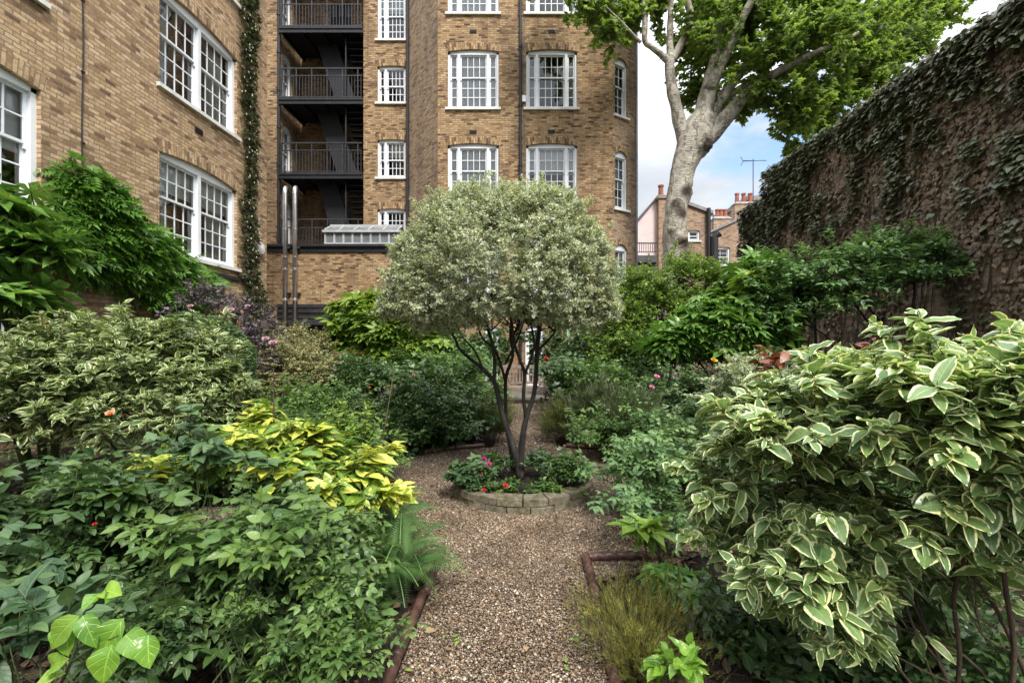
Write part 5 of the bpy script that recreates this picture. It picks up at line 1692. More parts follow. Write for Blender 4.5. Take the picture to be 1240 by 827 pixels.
# near right of the path
rose_px('airy light green rose shoots at the corner of the twisted edging', 790, 3.5, 530, 48, 'viburnum', 0.11, 210, T_rose)
rose_px('dense low rose at the right edge of the gravel circle', 850, 4.2, 505, 54, 'rose', 0.12, 380, T_rose)
plant('lobed_leaf_plant', 'young plant with one big pale fingered leaf beside the twisted edging corner', 'plant', (0.85, 3.0, 0.0), [lobe(775, 640, 3.0, 22, 14, .1)], 4, T_palm, 'castor', 0.17, 2, 'stem_green', 0.007, 3, clump=0, stray=0, up=1.2, out=0.1, twig=0.05)
plant('lobed_leaf_plant', 'low fatsia-like plant with dark fingered leaves under the big cream-edged shrub', 'plant', (0.95, 2.6, 0.0), [lobe(815, 705, 2.6, 38, 24, .16)], 9, T_palm, 'fatsia', 0.14, 3, 'stem_green', 0.007, 4, clump=0, stray=0, up=1.1, out=0.2, twig=0.06)
plant('heather_tuft', 'yellow-green heather tuft beside the twisted edging', 'heather', (0.53, 2.45, 0.0), [lobe(742, 755, 2.45, 18, 26, .1), (0.56, 2.32, 0.05, 0.10, 0.14, 0.07)], 2600, T_need, 'heather', 0.02, 14, 'stem_brown', 0.003, 5, clump=0.25, cscale=14, twig=0.045, up=0.2, out=1.0, splay=0.8, axis_up=0.7, droop=-0.05, stem_r=.012, flat=1.0, wob=.02, group='heather tufts by the edging')
plant('heather_tuft', 'straggly olive heather tuft behind the bright green seedling', 'heather', (0.68, 2.15, 0.0), [lobe(775, 800, 2.12, 38, 42, .14), lobe(800, 760, 2.3, 24, 24, .1)], 3400, T_need, 'heather', 0.02, 14, 'stem_brown', 0.003, 6, clump=0.4, cscale=12, twig=0.05, up=0.2, out=1.0, splay=0.6, axis_up=0.9, droop=-0.1, wob=.02, stem_r=.012, rbias=-0.2, group='heather tufts by the edging')
plant('seedling', 'bright green broad-leaved seedling at the bottom edge beside the heather', 'seedling', (0.58, 1.82, 0.0), [lobe(818, 800, 1.85, 34, 22, .1)], 12, T_ovf, 'bright', 0.075, 4, 'stem_green', 0.004, 4, clump=0, stray=0, twig=0.04, up=1.1, out=0.2)
plant('rose_bush', 'small-leaved dark rose under the big cream-edged shrub', 'rose bush', (1.45, 2.4, 0.0), [lobe(930, 760, 2.4, 80, 36, .3), lobe(1080, 770, 2.2, 120, 50, .4), lobe(1200, 780, 2.0, 90, 50, .35), lobe(1010, 700, 2.5, 100, 40, .3)], 300, T_rose, 'rose', 0.11, 4, 'stem_brown', 0.006, 7, twig=0.08)
# low mounds by the back path
for lab, px, y, top, w, mt in (('olive green mound at the left corner of the back path', 590, 7.0, 488, 26, 'santolina'), ('olive green mound at the right corner of the back path', 682, 7.0, 486, 26, 'santolina'), ('small olive mound farther along the left of the back path', 600, 8.4, 480, 14, 'santolina'),
                                ('grey-green lavender tuft between the back path and the pink roses', 722, 6.8, 462, 30, 'lavender'), ('tall grey-green lavender clump in front of the pink roses', 765, 6.2, 470, 34, 'lavender')):
    h = EYE - (top - VY) / FP * y
    x = px_at(px, y)
    plant('lavender_mound', lab, 'mound plant', (x, y, 0), [(x, y, h * .42, w * y / FP, .3, h * .5)], 900, T_need, mt, 0.075 if mt == 'santolina' else 0.13, 10, 'stem_brown', 0.004, 5, 'low mounds by the back path', 0.35, 0.2, 6.0, 0.08, -0.4, up=0.2, out=1.0, splay=0.55, axis_up=1.0, droop=-0.1, wob=.02)
# left foreground
plant('spotted_laurel', 'yellow-blotched laurel with bright leaves in the left foreground', 'shrub', (-1.75, 3.0, 0.0),
      [lobe(315, 548, 3.0, 90, 34, .4), lobe(405, 578, 2.9, 52, 28, .35), lobe(270, 545, 3.1, 60, 28, .3), lobe(345, 530, 3.2, 60, 16, .3), lobe(440, 600, 2.8, 24, 20, .2), lobe(230, 570, 2.9, 40, 30, .3)], 300, T_ov, 'aucuba', 0.12, 7, 'stem_green', 0.012, 8, clump=0.5, rough=.35, twig=0.1, up=1.2, out=0.15, splay=1.3, droop=0.05, flat=.35, cut=-0.4)
rose_px('dense dark rose bush right of the bright young shoot, under the spotted laurel', 330, 2.3, 590, 85, 'rose', 0.125, 420, T_rose, [('crimson', 232, 625, .02)])
rose_px('dark rose bush with bluish leaves at the left edge of the view', 60, 2.3, 535, 90, 'rose', 0.125, 400, T_rose, [('crimson', 115, 635, .02)])
rose_px('tall rose with a peach bud, in front of the broad cream-edged shrub', 150, 2.7, 510, 80, 'rose', 0.135, 330, T_rose, [('peach', 134, 502, .05)])
rose_px('light green rose beside the plain edging tiles', 385, 2.45, 625, 50, 'rose_light', 0.105, 300, T_rose)
rose_px('low small-leaved rose in front of the fern', 395, 1.95, 690, 62, 'rose_light', 0.085, 300, T_rose)
rose_px('straggling dark rose behind the bright young shoot', 210, 1.95, 640, 85, 'rose', 0.115, 300, T_rose)
rose_px('green rose bush left of the gravel circle', 372, 4.9, 515, 50, 'rose_light', 0.12, 420, T_rose)
rose_px('dark rose bush behind the spotted laurel', 300, 4.6, 500, 65, 'rose', 0.13, 420, T_rose)
rose_px('spreading rose by the bamboo cane', 485, 6.6, 490, 40, 'rose', 0.12, 380, T_rose_s)
plant('broad_leaf_plant', 'dark ribbed broad leaves in the bottom left corner', 'plant', (-0.95, 1.1, 0.2), [lobe(35, 760, 1.15, 70, 50, .2), lobe(-30, 700, 1.3, 70, 60, .2)], 34, T_ovf, 'geranium', 0.068, 5, 'stem_green', 0.005, 6, twig=0.06, up=1.0, out=0.2, clump=0, wvar=0.1)
for lab, px, py, y, w, h, n, tp, mt, sz in (
        ('sprawling plant with bluish heart-shaped leaves, rising through the spotted laurel', 225, 540, 2.5, 70, 34, 14, [ovate(.36, 6, .68, .8, .2, .2), ovate(.34, 6, .7, .8, .3, .35)], 'geranium', .085),
        ('light green plant with pointed leaves, between the peach-bud rose and the spotted laurel', 130, 600, 2.3, 60, 40, 22, T_ovf, 'rose_light', .085),
        ('pale fresh seedling with long leaflets among the dark roses', 300, 650, 2.0, 50, 30, 14, T_rose, 'rose_light', .13),
        ('low small-leaved plant under the roses beside the plain edging', 300, 735, 1.8, 40, 20, 60, T_len, 'rose_light', .03),
        ('small bright-leaved plant at the left side of the gravel circle', 452, 556, 4.9, 30, 12, 40, T_rose_s, 'rose_light', .1),
        ('fresh green leafy plant behind the spotted laurel', 425, 520, 5.2, 44, 22, 130, T_ov, 'shrub', .07),
        ('yellow-green leafy plant in front of the low bush by the gravel circle', 500, 525, 6.4, 40, 16, 130, T_ov, 'rose_light', .07),
        ('pale blue-green rose shoots at the right side of the gravel circle', 775, 560, 4.2, 40, 34, 60, T_rose_s, 'viburnum', .11),
        ('pale leafy plant behind the edging right of the back path', 790, 515, 5.4, 50, 22, 160, T_ov, 'viburnum', .06)):
    c = P(px, py, y)
    plant('leafy_plant', lab, 'plant', (c[0], c[1], 0), [lobe(px, py, y, w, h, w * y / FP * .8)], n, tp, mt, sz, 5, 'stem_green', .005, 7, 'leafy plants between the roses', .9, .2, 4.0, .07, up=1.1, out=.2, flat=.5, droop=.03, splay=1.2, stray=.12)
# bright young shoot close to the camera
t = thing('young_shoot', 'bright glossy yellow-green young shoot close to the camera at lower left', 'shoot', P(110, 827, 1.05))
sc = Scatter()
for px, py, y, tx, ty, s in ((150, 748, 1.02, -30, 38, .085), (96, 745, 1.02, -46, 38, .085), (84, 745, 1.04, -8, 52, .082), (100, 745, 1.0, 16, 42, .07), (180, 768, 1.0, -2, 46, .066), (136, 780, .98, -18, 44, .07), (152, 768, 1.0, 28, 30, .075),
                              (126, 715, 1.05, 28, 2, .055), (122, 718, 1.05, -18, 14, .045), (128, 716, 1.04, 10, 14, .04), (62, 805, 1.0, 22, -10, .06), (80, 815, 1.0, -40, 14, .06)):
    a = P(px, py, y)[None]
    b = P(px + tx, py + ty, y - 0.035)[None]
    sc.add(ovate(0.33 + .04 * R.normal(), 8, 0.78, 0.72, 0.35 + .3 * R.random(), 0.15 + .4 * R.random(), 0.22), a, b - a, np.array([[0.1, -0.7, 0.9]]) + 0.38 * R.normal(size=(1, 3)), s, R.random(1))
sc.build('foliage', ML['bright'], t)
mb = MB()
for rows in ([(70, 835, 1.02, 3.0), (88, 795, 1.02, 2.6), (100, 745, 1.03, 2.2), (112, 735, 1.04, 1.8), (125, 716, 1.05, 1.3)], [(85, 802, 1.02, 2), (110, 785, 1.01, 1.8), (150, 766, 1.0, 1.3)], [(70, 835, 1.02, 2.2), (40, 870, 1.05, 2.2), (20, 960, 1.1, 2.2), (20, 1250, 1.12, 2.2)]):
    pxtube(mb, rows, 5, 7)
mb.build('stem', M['stem_green'], t, smooth=True)


def fern(label, x, y, z, n, ln, spread=1.0, lean=(0, 0)):
    t = thing('fern', label, 'fern', (x, y, z), 'ferns beside the gravel')
    a = np.arange(n) * 2.4 + 0.5 * R.random(n)
    el = 0.55 + 0.55 * R.random(n)
    tip = np.stack([np.cos(a) * np.cos(el) * spread + lean[0], np.sin(a) * np.cos(el) * spread + lean[1], np.sin(el)], 1) * 1.0
    flat = tip.copy()
    flat[:, 2] = 0.05 + 0.35 * R.random(n)
    nr = np.array([0, 0, 1.0]) + 0.12 * R.normal(size=(n, 3))
    sc = Scatter()
    sc.add(frond(30, 0.17), np.array([[x, y, z]]) + 0.03 * R.normal(size=(n, 3)), flat, nr, ln * (0.75 + 0.4 * R.random(n)), R.random(n), np.ones(n))
    sc.build('frond', ML['fern'], t)
    return t


fern('big fern arching over the gravel at the left edge of the path', px_at(462, 3.1), 3.1, 0.2, 30, 0.46, 1.0, (0.3, -0.2))
fern('bright fern with fronds reaching onto the path above the plain edging', px_at(482, 2.75), 2.75, 0.14, 24, 0.40, 1.0, (0.5, -0.1))
fern('small fern tuft below the spotted laurel', px_at(440, 2.8), 2.8, 0.1, 14, 0.5)

cane = thing('bamboo_cane', 'thin leaning bamboo cane standing among the roses left of the round bed', 'cane', P(460, 555, 5.95))
m = MB()
pxtube(m, [(459, 560, 5.95, .8), (468, 505, 5.95, .8), (477, 450, 5.95, .75)], 6, 6)
m.build('rod', M['cane'], cane)
c2 = thing('bamboo_cane', 'dark upright cane among the leaves of the spotted laurel', 'cane', P(332, 590, 3.3))
m = MB()
pxtube(m, [(332, 700, 3.3, 1.4), (332, 540, 3.3, 1.3), (331, 445, 3.3, 1.2)], 6, 6)
m.build('rod', M['stem_brown'], c2)

# ------------------------------------------------------------------ wall climbers on the wing
def wall_climber(name, label, quads, n, tpls, mat, size, depth, per, twig, wall_x, flowers_mat=None, nflow=0, stems=(), **kw):
    """climber whose leaf sprays stand off the wing wall; quads are (y0, y1, z0, z1, weight) patches of the wall"""
    wts = np.array([q[4] for q in quads], float)
    k = R.choice(len(quads), n, p=wts / wts.sum())
    Q = np.array([q[:4] for q in quads])[k]
    a, b = R.random(n) * 2 - 1, R.random(n) * 2 - 1
    r = np.sqrt(a * a + b * b)
    ok = r < 1
    Q, a, b, r = Q[ok], a[ok], b[ok], r[ok]
    y, z = (Q[:, 0] + Q[:, 1]) / 2 + a * (Q[:, 1] - Q[:, 0]) / 2, (Q[:, 2] + Q[:, 3]) / 2 + b * (Q[:, 3] - Q[:, 2]) / 2
    x = wall_x + 0.04 + depth * np.sqrt(1 - r ** 2 * .9) * (0.35 + 0.65 * R.random(len(y)))
    p = np.stack([x, y, z], 1)
    d = nrmz(np.stack([np.full(len(y), 0.8), a * 0.5, b * 0.5 + 0.1], 1) + 0.3 * R.normal(size=(len(y), 3)))
    t = thing(name, label, 'climber', (wall_x, float(y.mean()), 0.0))
    sc, tw = Scatter(), Scatter()
    twig_leaves(sc, tpls, p, d, per, size, twig, stems=tw, stem_r=0.015, **kw)
    sc.build('foliage', ML[mat], t)
    mb = MB()
    for rows in stems:
        q = spline(rows, 4)
        mb.tube([v[:3] for v in q], [v[3] for v in q], 7)
    st = mb.build('stem', M['stem_brown'], t, smooth=True)
    tw.build('twig', M['stem_brown'], st)
    if nflow:
        i = R.choice(len(p), nflow, replace=False)
        s2 = Scatter()
        for az in range(5):
            an = az * 1.2566
            s2.add(lens(0.4), p[i] + d[i] * 0.06, np.stack([np.full(nflow, .3), np.full(nflow, math.cos(an)), np.full(nflow, math.sin(an))], 1), d[i], 0.028, R.random(nflow))
        s2.build('blossom', ML[flowers_mat], t)
    return t


wall_climber('wall_climber', 'lush green feathery-leaved climber spread across the wing wall below the sash windows', [(6.55, 7.7, 3.4, 4.15, 2.0), (6.4, 8.6, 2.9, 3.75, 3.0), (7.2, 9.2, 2.5, 3.35, 2.4), (8.3, 9.75, 2.45, 3.15, 2.2), (6.2, 7.6, 2.6, 3.6, 1.5), (8.0, 9.4, 2.2, 2.8, 1.0), (6.6, 7.2, 3.9, 4.25, .6)],
             1150, T_wis, 'wisteria', 0.27, 0.42, 5, 0.14, XW, up=0.75, out=0.6, splay=1.1, droop=0.35, stems=[[(XW + .1, 8.2, 0, .04), (XW + .12, 8.1, 1.4, .035), (XW + .15, 7.6, 2.6, .025), (XW + .1, 7.1, 3.6, .012)], [(XW + .1, 8.2, 1.2, .03), (XW + .12, 8.8, 2.2, .02), (XW + .1, 9.4, 2.8, .01)]])
strip = [(10.8 + 0.06 * math.sin(z * 1.3), 11.42 + 0.08 * math.sin(z * 2.1 + 1) + 0.05 * math.sin(z * 5), z - 0.1, z + 0.55, 1.0) for z in np.arange(3.0, 13.6, 0.42)]
strip += [(10.8, 11.8, 2.3, 3.1, 1.6), (11.0, 12.0, 1.9, 2.7, 1.8), (11.2, 12.1, 1.4, 2.2, 1.6)]
wall_climber('flowering_climber', 'narrow column of small-leaved climber with white blossom up the wing wall', strip, 3300, T_len, 'jasmine', 0.07, 0.2, 6, 0.08, XW, 'fl_cream', 230,
             stems=[[(XW + .06, 11.15, 0, .04), (XW + .05, 11.2, 4, .03), (XW + .05, 11.15, 8, .022), (XW + .05, 11.2, 13.4, .01)], [(XW + .06, 11.3, 0, .03), (XW + .05, 11.5, 2.2, .02), (XW + .05, 11.8, 2.8, .01)]], up=0.7, out=0.6)
# big-lobed plant at the far left
plant('giant_lobed_plant', 'tall plant with huge deeply cut leaves in front of the nearest sash window', 'shrub', (-5.2, 4.9, 0.0),
      [lobe(10, 250, 4.9, 50, 38, .4), lobe(40, 300, 4.8, 55, 40, .5), lobe(-40, 330, 4.7, 70, 60, .5), lobe(20, 350, 4.7, 50, 36, .4)], 52, [fingered(9, 2.5, 0.27, 0.5, 0.1), fingered(11, 2.6, 0.24, 0.5, 0.1)], 'fatsia', 0.38, 2, 'stem_green', 0.03, 6, clump=0.2, cscale=1.3, twig=0.3, up=1.0, out=0.45, droop=0.35, splay=1.2)
# ------------------------------------------------------------------ creeper on the garden wall
def creeper():
    t = thing('wall_creeper', 'dark green and brown creeper hanging in swags over the high garden wall', 'climber', (XR, 7.5, 0))
    n = 88000
    y = 1.5 + 12.4 * R.random(n)
    top = np.where(y < 12.3, HR + 0.12, 5.55)
    z = 0.25 + (top + 0.05 - 0.25) * R.random(n) ** 0.75
    dens = np.empty(n)
    for i in range(n):
        a = noise.noise(Vector((y[i] * 1.7, z[i] * 0.45, 3.1)))
        b = noise.noise(Vector((y[i] * 3.2, z[i] * 2.6, 7.7)))
        c = noise.noise(Vector((y[i] * 0.5, z[i] * 0.5, 1.3)))
        dens[i] = 0.6 * a + 0.65 * b + 0.35 * c + 0.62 * (z[i] - 2.5) / 3.0 + 0.3 * max(0.0, (y[i] - 8.5) / 4.0)
    edge = (top - z) < 0.4
    layer = R.random(n)
    brown = (layer < 0.34) & (dens > -0.2 + 0.3 * R.random(n)) & (z > 1.3 + 1.3 * R.random(n))
    keep = ((dens > 0.36 + 0.36 * R.random(n)) | (edge & (R.random(n) < 0.6)) | (R.random(n) < 0.012)) & (layer > 0.34)
    yb, zb_, nb = y[brown], z[brown], int(brown.sum())
    s0 = Scatter()
    pb = np.stack([np.where(yb < 12.3, XR, XR + 0.12) - 0.012 - 0.05 * R.random(nb), yb, zb_], 1)
    s0.add(CREEPER, pb, np.stack([-0.3 * R.random(nb), 0.6 * R.normal(size=nb), -0.8 + 0.4 * R.normal(size=nb)], 1), np.stack([-1 + 0 * yb, 0.4 * R.normal(size=nb), 0.4 + 0.3 * R.normal(size=nb)], 1), 0.06 + 0.04 * R.random(nb), 0.7 * R.random(nb))
    s0.build('dead_foliage', ML['dead'], t)
    y, z, dens, top = y[keep], z[keep], dens[keep], top[keep]
    n = len(y)
    off = 0.03 + 0.20 * np.clip(dens, 0, 1) * (0.3 + 0.7 * R.random(n)) + 0.02 * R.random(n)
    over = z > top - 0.02
    x = np.where(y < 12.3, XR, XR + 0.12) - off + np.where(over, 0.35 * R.random(n), 0)
    p = np.stack([x, y, z], 1)
    tip = np.stack([-0.7 - 0.25 * R.random(n), 0.5 * R.normal(size=n), -0.55 + 0.3 * R.normal(size=n)], 1)
    nr = np.stack([-0.45 - 0.3 * R.random(n), 0.35 * R.normal(size=n), 1.0 + 0.25 * R.normal(size=n)], 1)
    rnd = 0.5 * R.random(n) + 0.35 * np.array([noise.noise(Vector((a * 1.3, b * 1.3, 9.0))) for a, b in zip(y, z)]) + 0.14
    sc = Scatter()
    sz = 0.088 * (1 + 0.3 * R.normal(size=n)).clip(0.5, 1.7)
    h = R.random(n) < 0.6
    sc.add(CREEPER, p[h], tip[h], nr[h], sz[h], rnd[h])
    sc.add(ovate(0.36, 3, 0.7, 0.8, 0.15, 0.3), p[~h], tip[~h], nr[~h], sz[~h], rnd[~h])
    sc.build('foliage', ML['creeper'], t)
    mb = MB()
    for i in range(620):
        y0 = 1.8 + 12 * R.random()
        tp = (HR if y0 < 12.3 else 5.3)
        zt = tp * (0.25 + 0.75 * R.random())
        zb = max(0.0, zt - 0.6 - 2.2 * R.random()) if i > 40 else 0.0
        xx = XR if y0 < 12.3 else XR + .12
        pts = []
        yy = y0
        for zz in np.linspace(zb, zt, 9):
            yy += 0.07 * R.normal()
            yy = min(yy, 13.9) if y0 >= 12.3 else min(yy, 12.25)
            pts.append((xx - 0.012 - 0.012 * R.random(), yy, zz))
        mb.tube(pts, np.linspace(0.010, 0.003, 9) * (0.6 + 0.8 * R.random()), 4, cap=False)
    mb.build('stem', M['stem_brown'], t, smooth=True)


creeper()

# ------------------------------------------------------------------ the plane tree
YP = 13.0
PXK = 0.86
pl = thing('plane_tree', 'tall plane tree with a pale knotted trunk and a high green crown behind the garden', 'tree', (P(817, 0, YP)[0], YP, 0))
KN = [(P(x, y, YP) + np.array([0, -0.36, 0]), r, h) for x, y, r, h in ((829, 236, .30, .16), (822, 262, .24, .08), (822, 296, .30, .20), (806, 283, .2, .10), (851, 181, .32, .24), (868, 190, .2, .2), (833, 205, .2, .05), (812, 250, .2, .08), (838, 225, .18, .06))]


def knobs(p, off, r):
    q = p.copy()
    for c, s, h in KN:
        dd = np.linalg.norm((p - c) * np.array([1, 0.7, 1]))
        if dd < s * 2.2:
            q = q + off * h * math.exp(-(dd / s) ** 2 * 1.6) * (0.7 + 0.9 * noise.noise(Vector(p * 9.0)))
    v = Vector(p)
    q = q + off * r * (0.10 * noise.noise(v * 2.2) + 0.05 * noise.noise(v * 6.0))
    return q


mb = MB()
pxtube(mb, [(814, 500, YP, 20), (815, 400, YP, 18), (817, 320, YP, 17), (817, 295, YP, 16.5), (818, 265, YP, 15), (821, 238, YP, 15), (826, 212, YP, 16), (832, 192, YP, 18), (838, 176, YP, 21), (845, 160, YP, 22), (850, 148, YP, 19), (852, 138, YP, 13)], 8, 26, knobs)
for rows, sd in (
        ([(832, 175, YP, 12), (826, 160, YP, 10), (821, 140, YP, 8.5), (814, 110, YP, 7.5), (811, 85, YP, 7), (812, 68, YP, 7)], 14),
        ([(812, 72, YP, 6.5), (811, 50, YP, 4.8), (812, 20, YP, 4.2), (813, -10, YP, 3.8), (815, -60, YP + .2, 3)], 10),
        ([(813, 74, YP, 6), (822, 58, YP, 5.2), (832, 38, YP, 4.8), (836, 18, YP, 4.6), (832, -5, YP, 4.4), (834, -70, YP - .2, 3)], 10),
        ([(811, 76, YP, 5.5), (800, 66, YP - .1, 4.4), (788, 57, YP - .2, 4), (781, 50, YP - .25, 4.2), (781, 25, YP - .3, 3.8), (780, -10, YP - .3, 3.4), (776, -60, YP - .4, 2.6)], 10),
        ([(776, 52, YP - .25, 2.6), (768, 44, YP - .3, 2.2), (755, 30, YP - .5, 1.8), (735, 10, YP - .7, 1.2)], 8),
        ([(845, 168, YP, 16), (852, 135, YP, 13), (860, 105, YP, 11.5), (866, 80, YP + .1, 10), (870, 55, YP + .1, 8.5), (875, 28, YP + .2, 7.5), (882, 0, YP + .2, 7), (892, -60, YP + .4, 5)], 14),
        ([(858, 110, YP - .1, 9), (872, 80, YP - .3, 7.5), (885, 55, YP - .5, 7), (898, 25, YP - .7, 6), (915, -10, YP - .9, 5), (935, -70, YP - 1, 3.5)], 12),
        ([(850, 172, YP - .05, 13), (864, 160, YP - .1, 11.5), (880, 142, YP - .2, 10.5), (897, 122, YP - .3, 9), (918, 104, YP - .5, 6.5), (945, 85, YP - .8, 4.8), (985, 65, YP - 1.2, 3.6), (1040, 40, YP - 1.6, 2)], 14),
        ([(858, 150, YP, 9), (870, 128, YP + .1, 8), (884, 105, YP + .2, 7), (905, 78, YP + .4, 6), (935, 50, YP + .6, 5), (975, 25, YP + .9, 4), (1040, -10, YP + 1.3, 2.5)], 12),
        ([(868, 130, YP + .1, 6.5), (890, 112, YP + .3, 5), (925, 95, YP + .6, 4), (970, 95, YP + 1, 3), (1010, 110, YP + 1.5, 2)], 10)):
    pxtube(mb, rows, 5, sd, lambda p, o, r: p + o * r * 0.16 * noise.noise(Vector(p * 2.6)))
knot_w = lambda V: np.clip(sum(np.exp(-(np.linalg.norm(V - k[0], axis=1) / k[1]) ** 2 * 1.3) * (1.0 if k[2] > .07 else .6) for k in KN), 0, 1)
trunk = mb.build('trunk', M['plane_bark'], pl, smooth=True, attr=('knot', knot_w))
Lb = [lobe(905, 20, 12.6, 80, 66, 1.6), lobe(965, 55, 12.0, 80, 66, 1.6), lobe(1010, 40, 13.0, 80, 66, 1.6), lobe(925, 100, 12.4, 48, 40, .9), lobe(965, 135, 12.2, 40, 40, .9), lobe(1000, 115, 13.0, 50, 44, 1.0), lobe(1060, 50, 14.0, 66, 60, 1.4), lobe(1100, 15, 15.0, 60, 52, 1.4),
      lobe(860, 55, 14.6, 46, 70, 1.3), lobe(842, 110, 14.8, 26, 34, .8), lobe(870, 20, 14.5, 60, 50, 1.4), lobe(715, 8, 12.6, 42, 26, .8), lobe(742, 36, 12.6, 26, 26, .6), lobe(762, 18, 12.9, 24, 40, .7), lobe(800, -10, 13.2, 40, 34, 1), lobe(1045, 95, 13.6, 40, 34, .9),
      lobe(1130, -20, 15, 50, 40, 1.2), lobe(850, -90, 13.4, 110, 50, 1.6), lobe(1000, -80, 13, 100, 50, 1.6), lobe(890, 130, 13.2, 26, 24, .6), lobe(680, -50, 12.8, 60, 40, 1)]
Lb += [lobe(1110, 52, 14.5, 34, 22, .8), lobe(1010, 150, 13, 34, 20, .6), lobe(962, 176, 12.5, 20, 18, .5), lobe(1150, 8, 15, 26, 20, .8)]
p, d = crown_points(Lb, 5400, 0.9, 1.2, 1.25, -1.0, rough=.35)
sc, tw = Scatter(), Scatter()
twig_leaves(sc, [PLANE], p, d, 7, 0.135, 0.26, stray=.08, stray_len=.6, up=0.75, out=0.35, splay=1.25, droop=0.25, jit=0.4, stems=tw, stem_r=0.012, svar=0.3)
sc.build('crown', ML['plane'], pl)
tw.build('twig', M['stem_brown'], trunk)

# ------------------------------------------------------------------ ground cover, litter, twigs
def not_paved(x, y):
    return ~on_path(x, y) & ((x - CX0) ** 2 + (y - CY0) ** 2 > (RB + .05) ** 2)


def area(n, regions):
    xs, ys = [], []
    for x0, x1, y0, y1, w in regions:
        k = int(n * w)
        xs.append(x0 + (x1 - x0) * R.random(k))
        ys.append(y0 + (y1 - y0) * R.random(k))
    x, y = np.concatenate(xs), np.concatenate(ys)
    k = not_paved(x, y)
    return x[k], y[k]


beds = [(-3.6, -0.66, 1.0, 3.4, .2), (-3.6, -.6, 4.3, 10.2, .25), (0.45, 3.5, 1.0, 10.2, .4), (3.5, 6.3, 1.5, 13, .15), (-6.8, -4.6, 3, 12, .15)]
x, y = area(9000, beds)
n = len(x)
sc = Scatter()
sc.add(ovate(0.3, 4, 0.8, 0.9, 0.3, -0.2), np.stack([x, y, 0.0 + 0.03 * R.random(n)], 1), np.c_[R.normal(size=(n, 2)), 0.25 * R.normal(size=n)], np.array([0, 0, 1.]) + 0.4 * R.normal(size=(n, 3)), 0.03 + 0.05 * R.random(n), R.random(n))
k = 260
x, y = np.concatenate([-.6 + .98 * R.random(k // 2), -1.6 + 3 * R.random(k // 2)]), np.concatenate([1.3 + 2 * R.random(k // 2), 3.3 + 3 * R.random(k // 2)])
q = on_path(x, y) & ((x > .1) | (x < -.35) | (R.random(k) < .4))
x, y = x[q], y[q]
n = len(x)
sc.add(ovate(0.3, 4, 0.8, 0.9, 0.3, -0.2), np.stack([x, y, np.full(n, .012)], 1), np.c_[R.normal(size=(n, 2)), 0.2 * R.normal(size=n)], np.array([0, 0, 1.]) + 0.4 * R.normal(size=(n, 3)), 0.018 + 0.022 * R.random(n), R.random(n))
tag(sc.build('leaf_litter', ML['litter']), 'dead brown leaves scattered over the soil of the beds', 'leaf litter', kind='stuff')
x, y = area(7500, [(-3.6, -0.8, 2.4, 3.4, .12), (-3.6, -.9, 4.3, 10.2, .4), (0.9, 4.5, 3.4, 10.2, .4), (1.0, 3.2, 1.2, 2.2, .05), (2.8, 6.3, 1.5, 13, .3), (-6.8, -4.6, 3, 12, .1)])
n = len(x)
hz = np.array([0.5 + noise.noise(Vector((a * 0.9, b * 0.9, 4.0))) for a, b in zip(x, y)]).clip(0.05, 1)
zz = 0.05 + 0.38 * hz * R.random(n) * np.clip((y - 1.2) / 2.5, 0.25, 1)
sc = Scatter()
p = np.stack([x, y, zz], 1)
twig_leaves(sc, T_len + [ovate(0.3, 3)], p, np.tile([0, 0, 1.0], (n, 1)), 5, 0.075, 0.07, up=0.9, splay=1.2)
tag(sc.build('ground_cover', ML['rose']), 'low dark green leaves filling the beds between the bushes', 'ground cover', kind='stuff')
n = 1500
x, y = area(n, [(-2.8, -0.66, 1.2, 3.2, .6), (0.45, 2.6, 1.2, 3.2, .5)])
n = len(x)
sc = Scatter()
sc.add(stick(0.012), np.stack([x, y, np.full(n, 0.01)], 1), np.c_[R.normal(size=(n, 2)), np.abs(0.5 * R.normal(size=n))], rdir(n), 0.08 + 0.16 * R.random(n), R.random(n))
tag(sc.build('dead_twigs', M['stem_brown'], smooth=False), 'thin dead twigs lying on the soil under the bushes', 'twigs', kind='stuff')
# few weeds and fallen leaves on the gravel
sc = Scatter()
q = np.array([(704 + 8 * R.normal(), 770 + 8 * R.normal()) for _ in range(8)] + [(690 + 5 * R.normal(), 805 + 4 * R.normal()) for _ in range(4)] + [(552 + 6 * R.normal(), 772 + 5 * R.normal()) for _ in range(6)] + [(562, 628), (556, 632), (505, 800), (498, 812), (705, 745)])
pos = np.array([P(a, b, FP * (EYE - .015) / (b - VY)) for a, b in q])
n = len(pos)
sc.add(ovate(0.28, 4), pos, np.c_[R.normal(size=(n, 2)), 0.3 * R.random(n)], np.array([0, 0, 1.]) + .2 * R.normal(size=(n, 3)), 0.02 + 0.025 * R.random(n), R.random(n))
tag(sc.build('path_weeds', ML['shrub']), 'tiny green weeds sprouting through the gravel path', 'weeds', kind='stuff')
for px, py, s, mt, lab in ((515, 765, .06, 'litter', 'pale dead leaf lying on the gravel beside the plain edging'), (706, 744, .05, 'heather', 'yellowish fallen leaf on the gravel beside the twisted edging')):
    sc = Scatter()
    a = P(px, py, FP * (EYE - .02) / (py - VY))[None]
    sc.add(ovate(0.35, 5, wave=.1), a, np.array([[0.8, 0.5, 0.05]]), np.array([[0.1, -.2, 1.]]), s, np.array([1.0]))
    tag(sc.build('fallen_leaf', ML[mt]), lab, 'leaf')

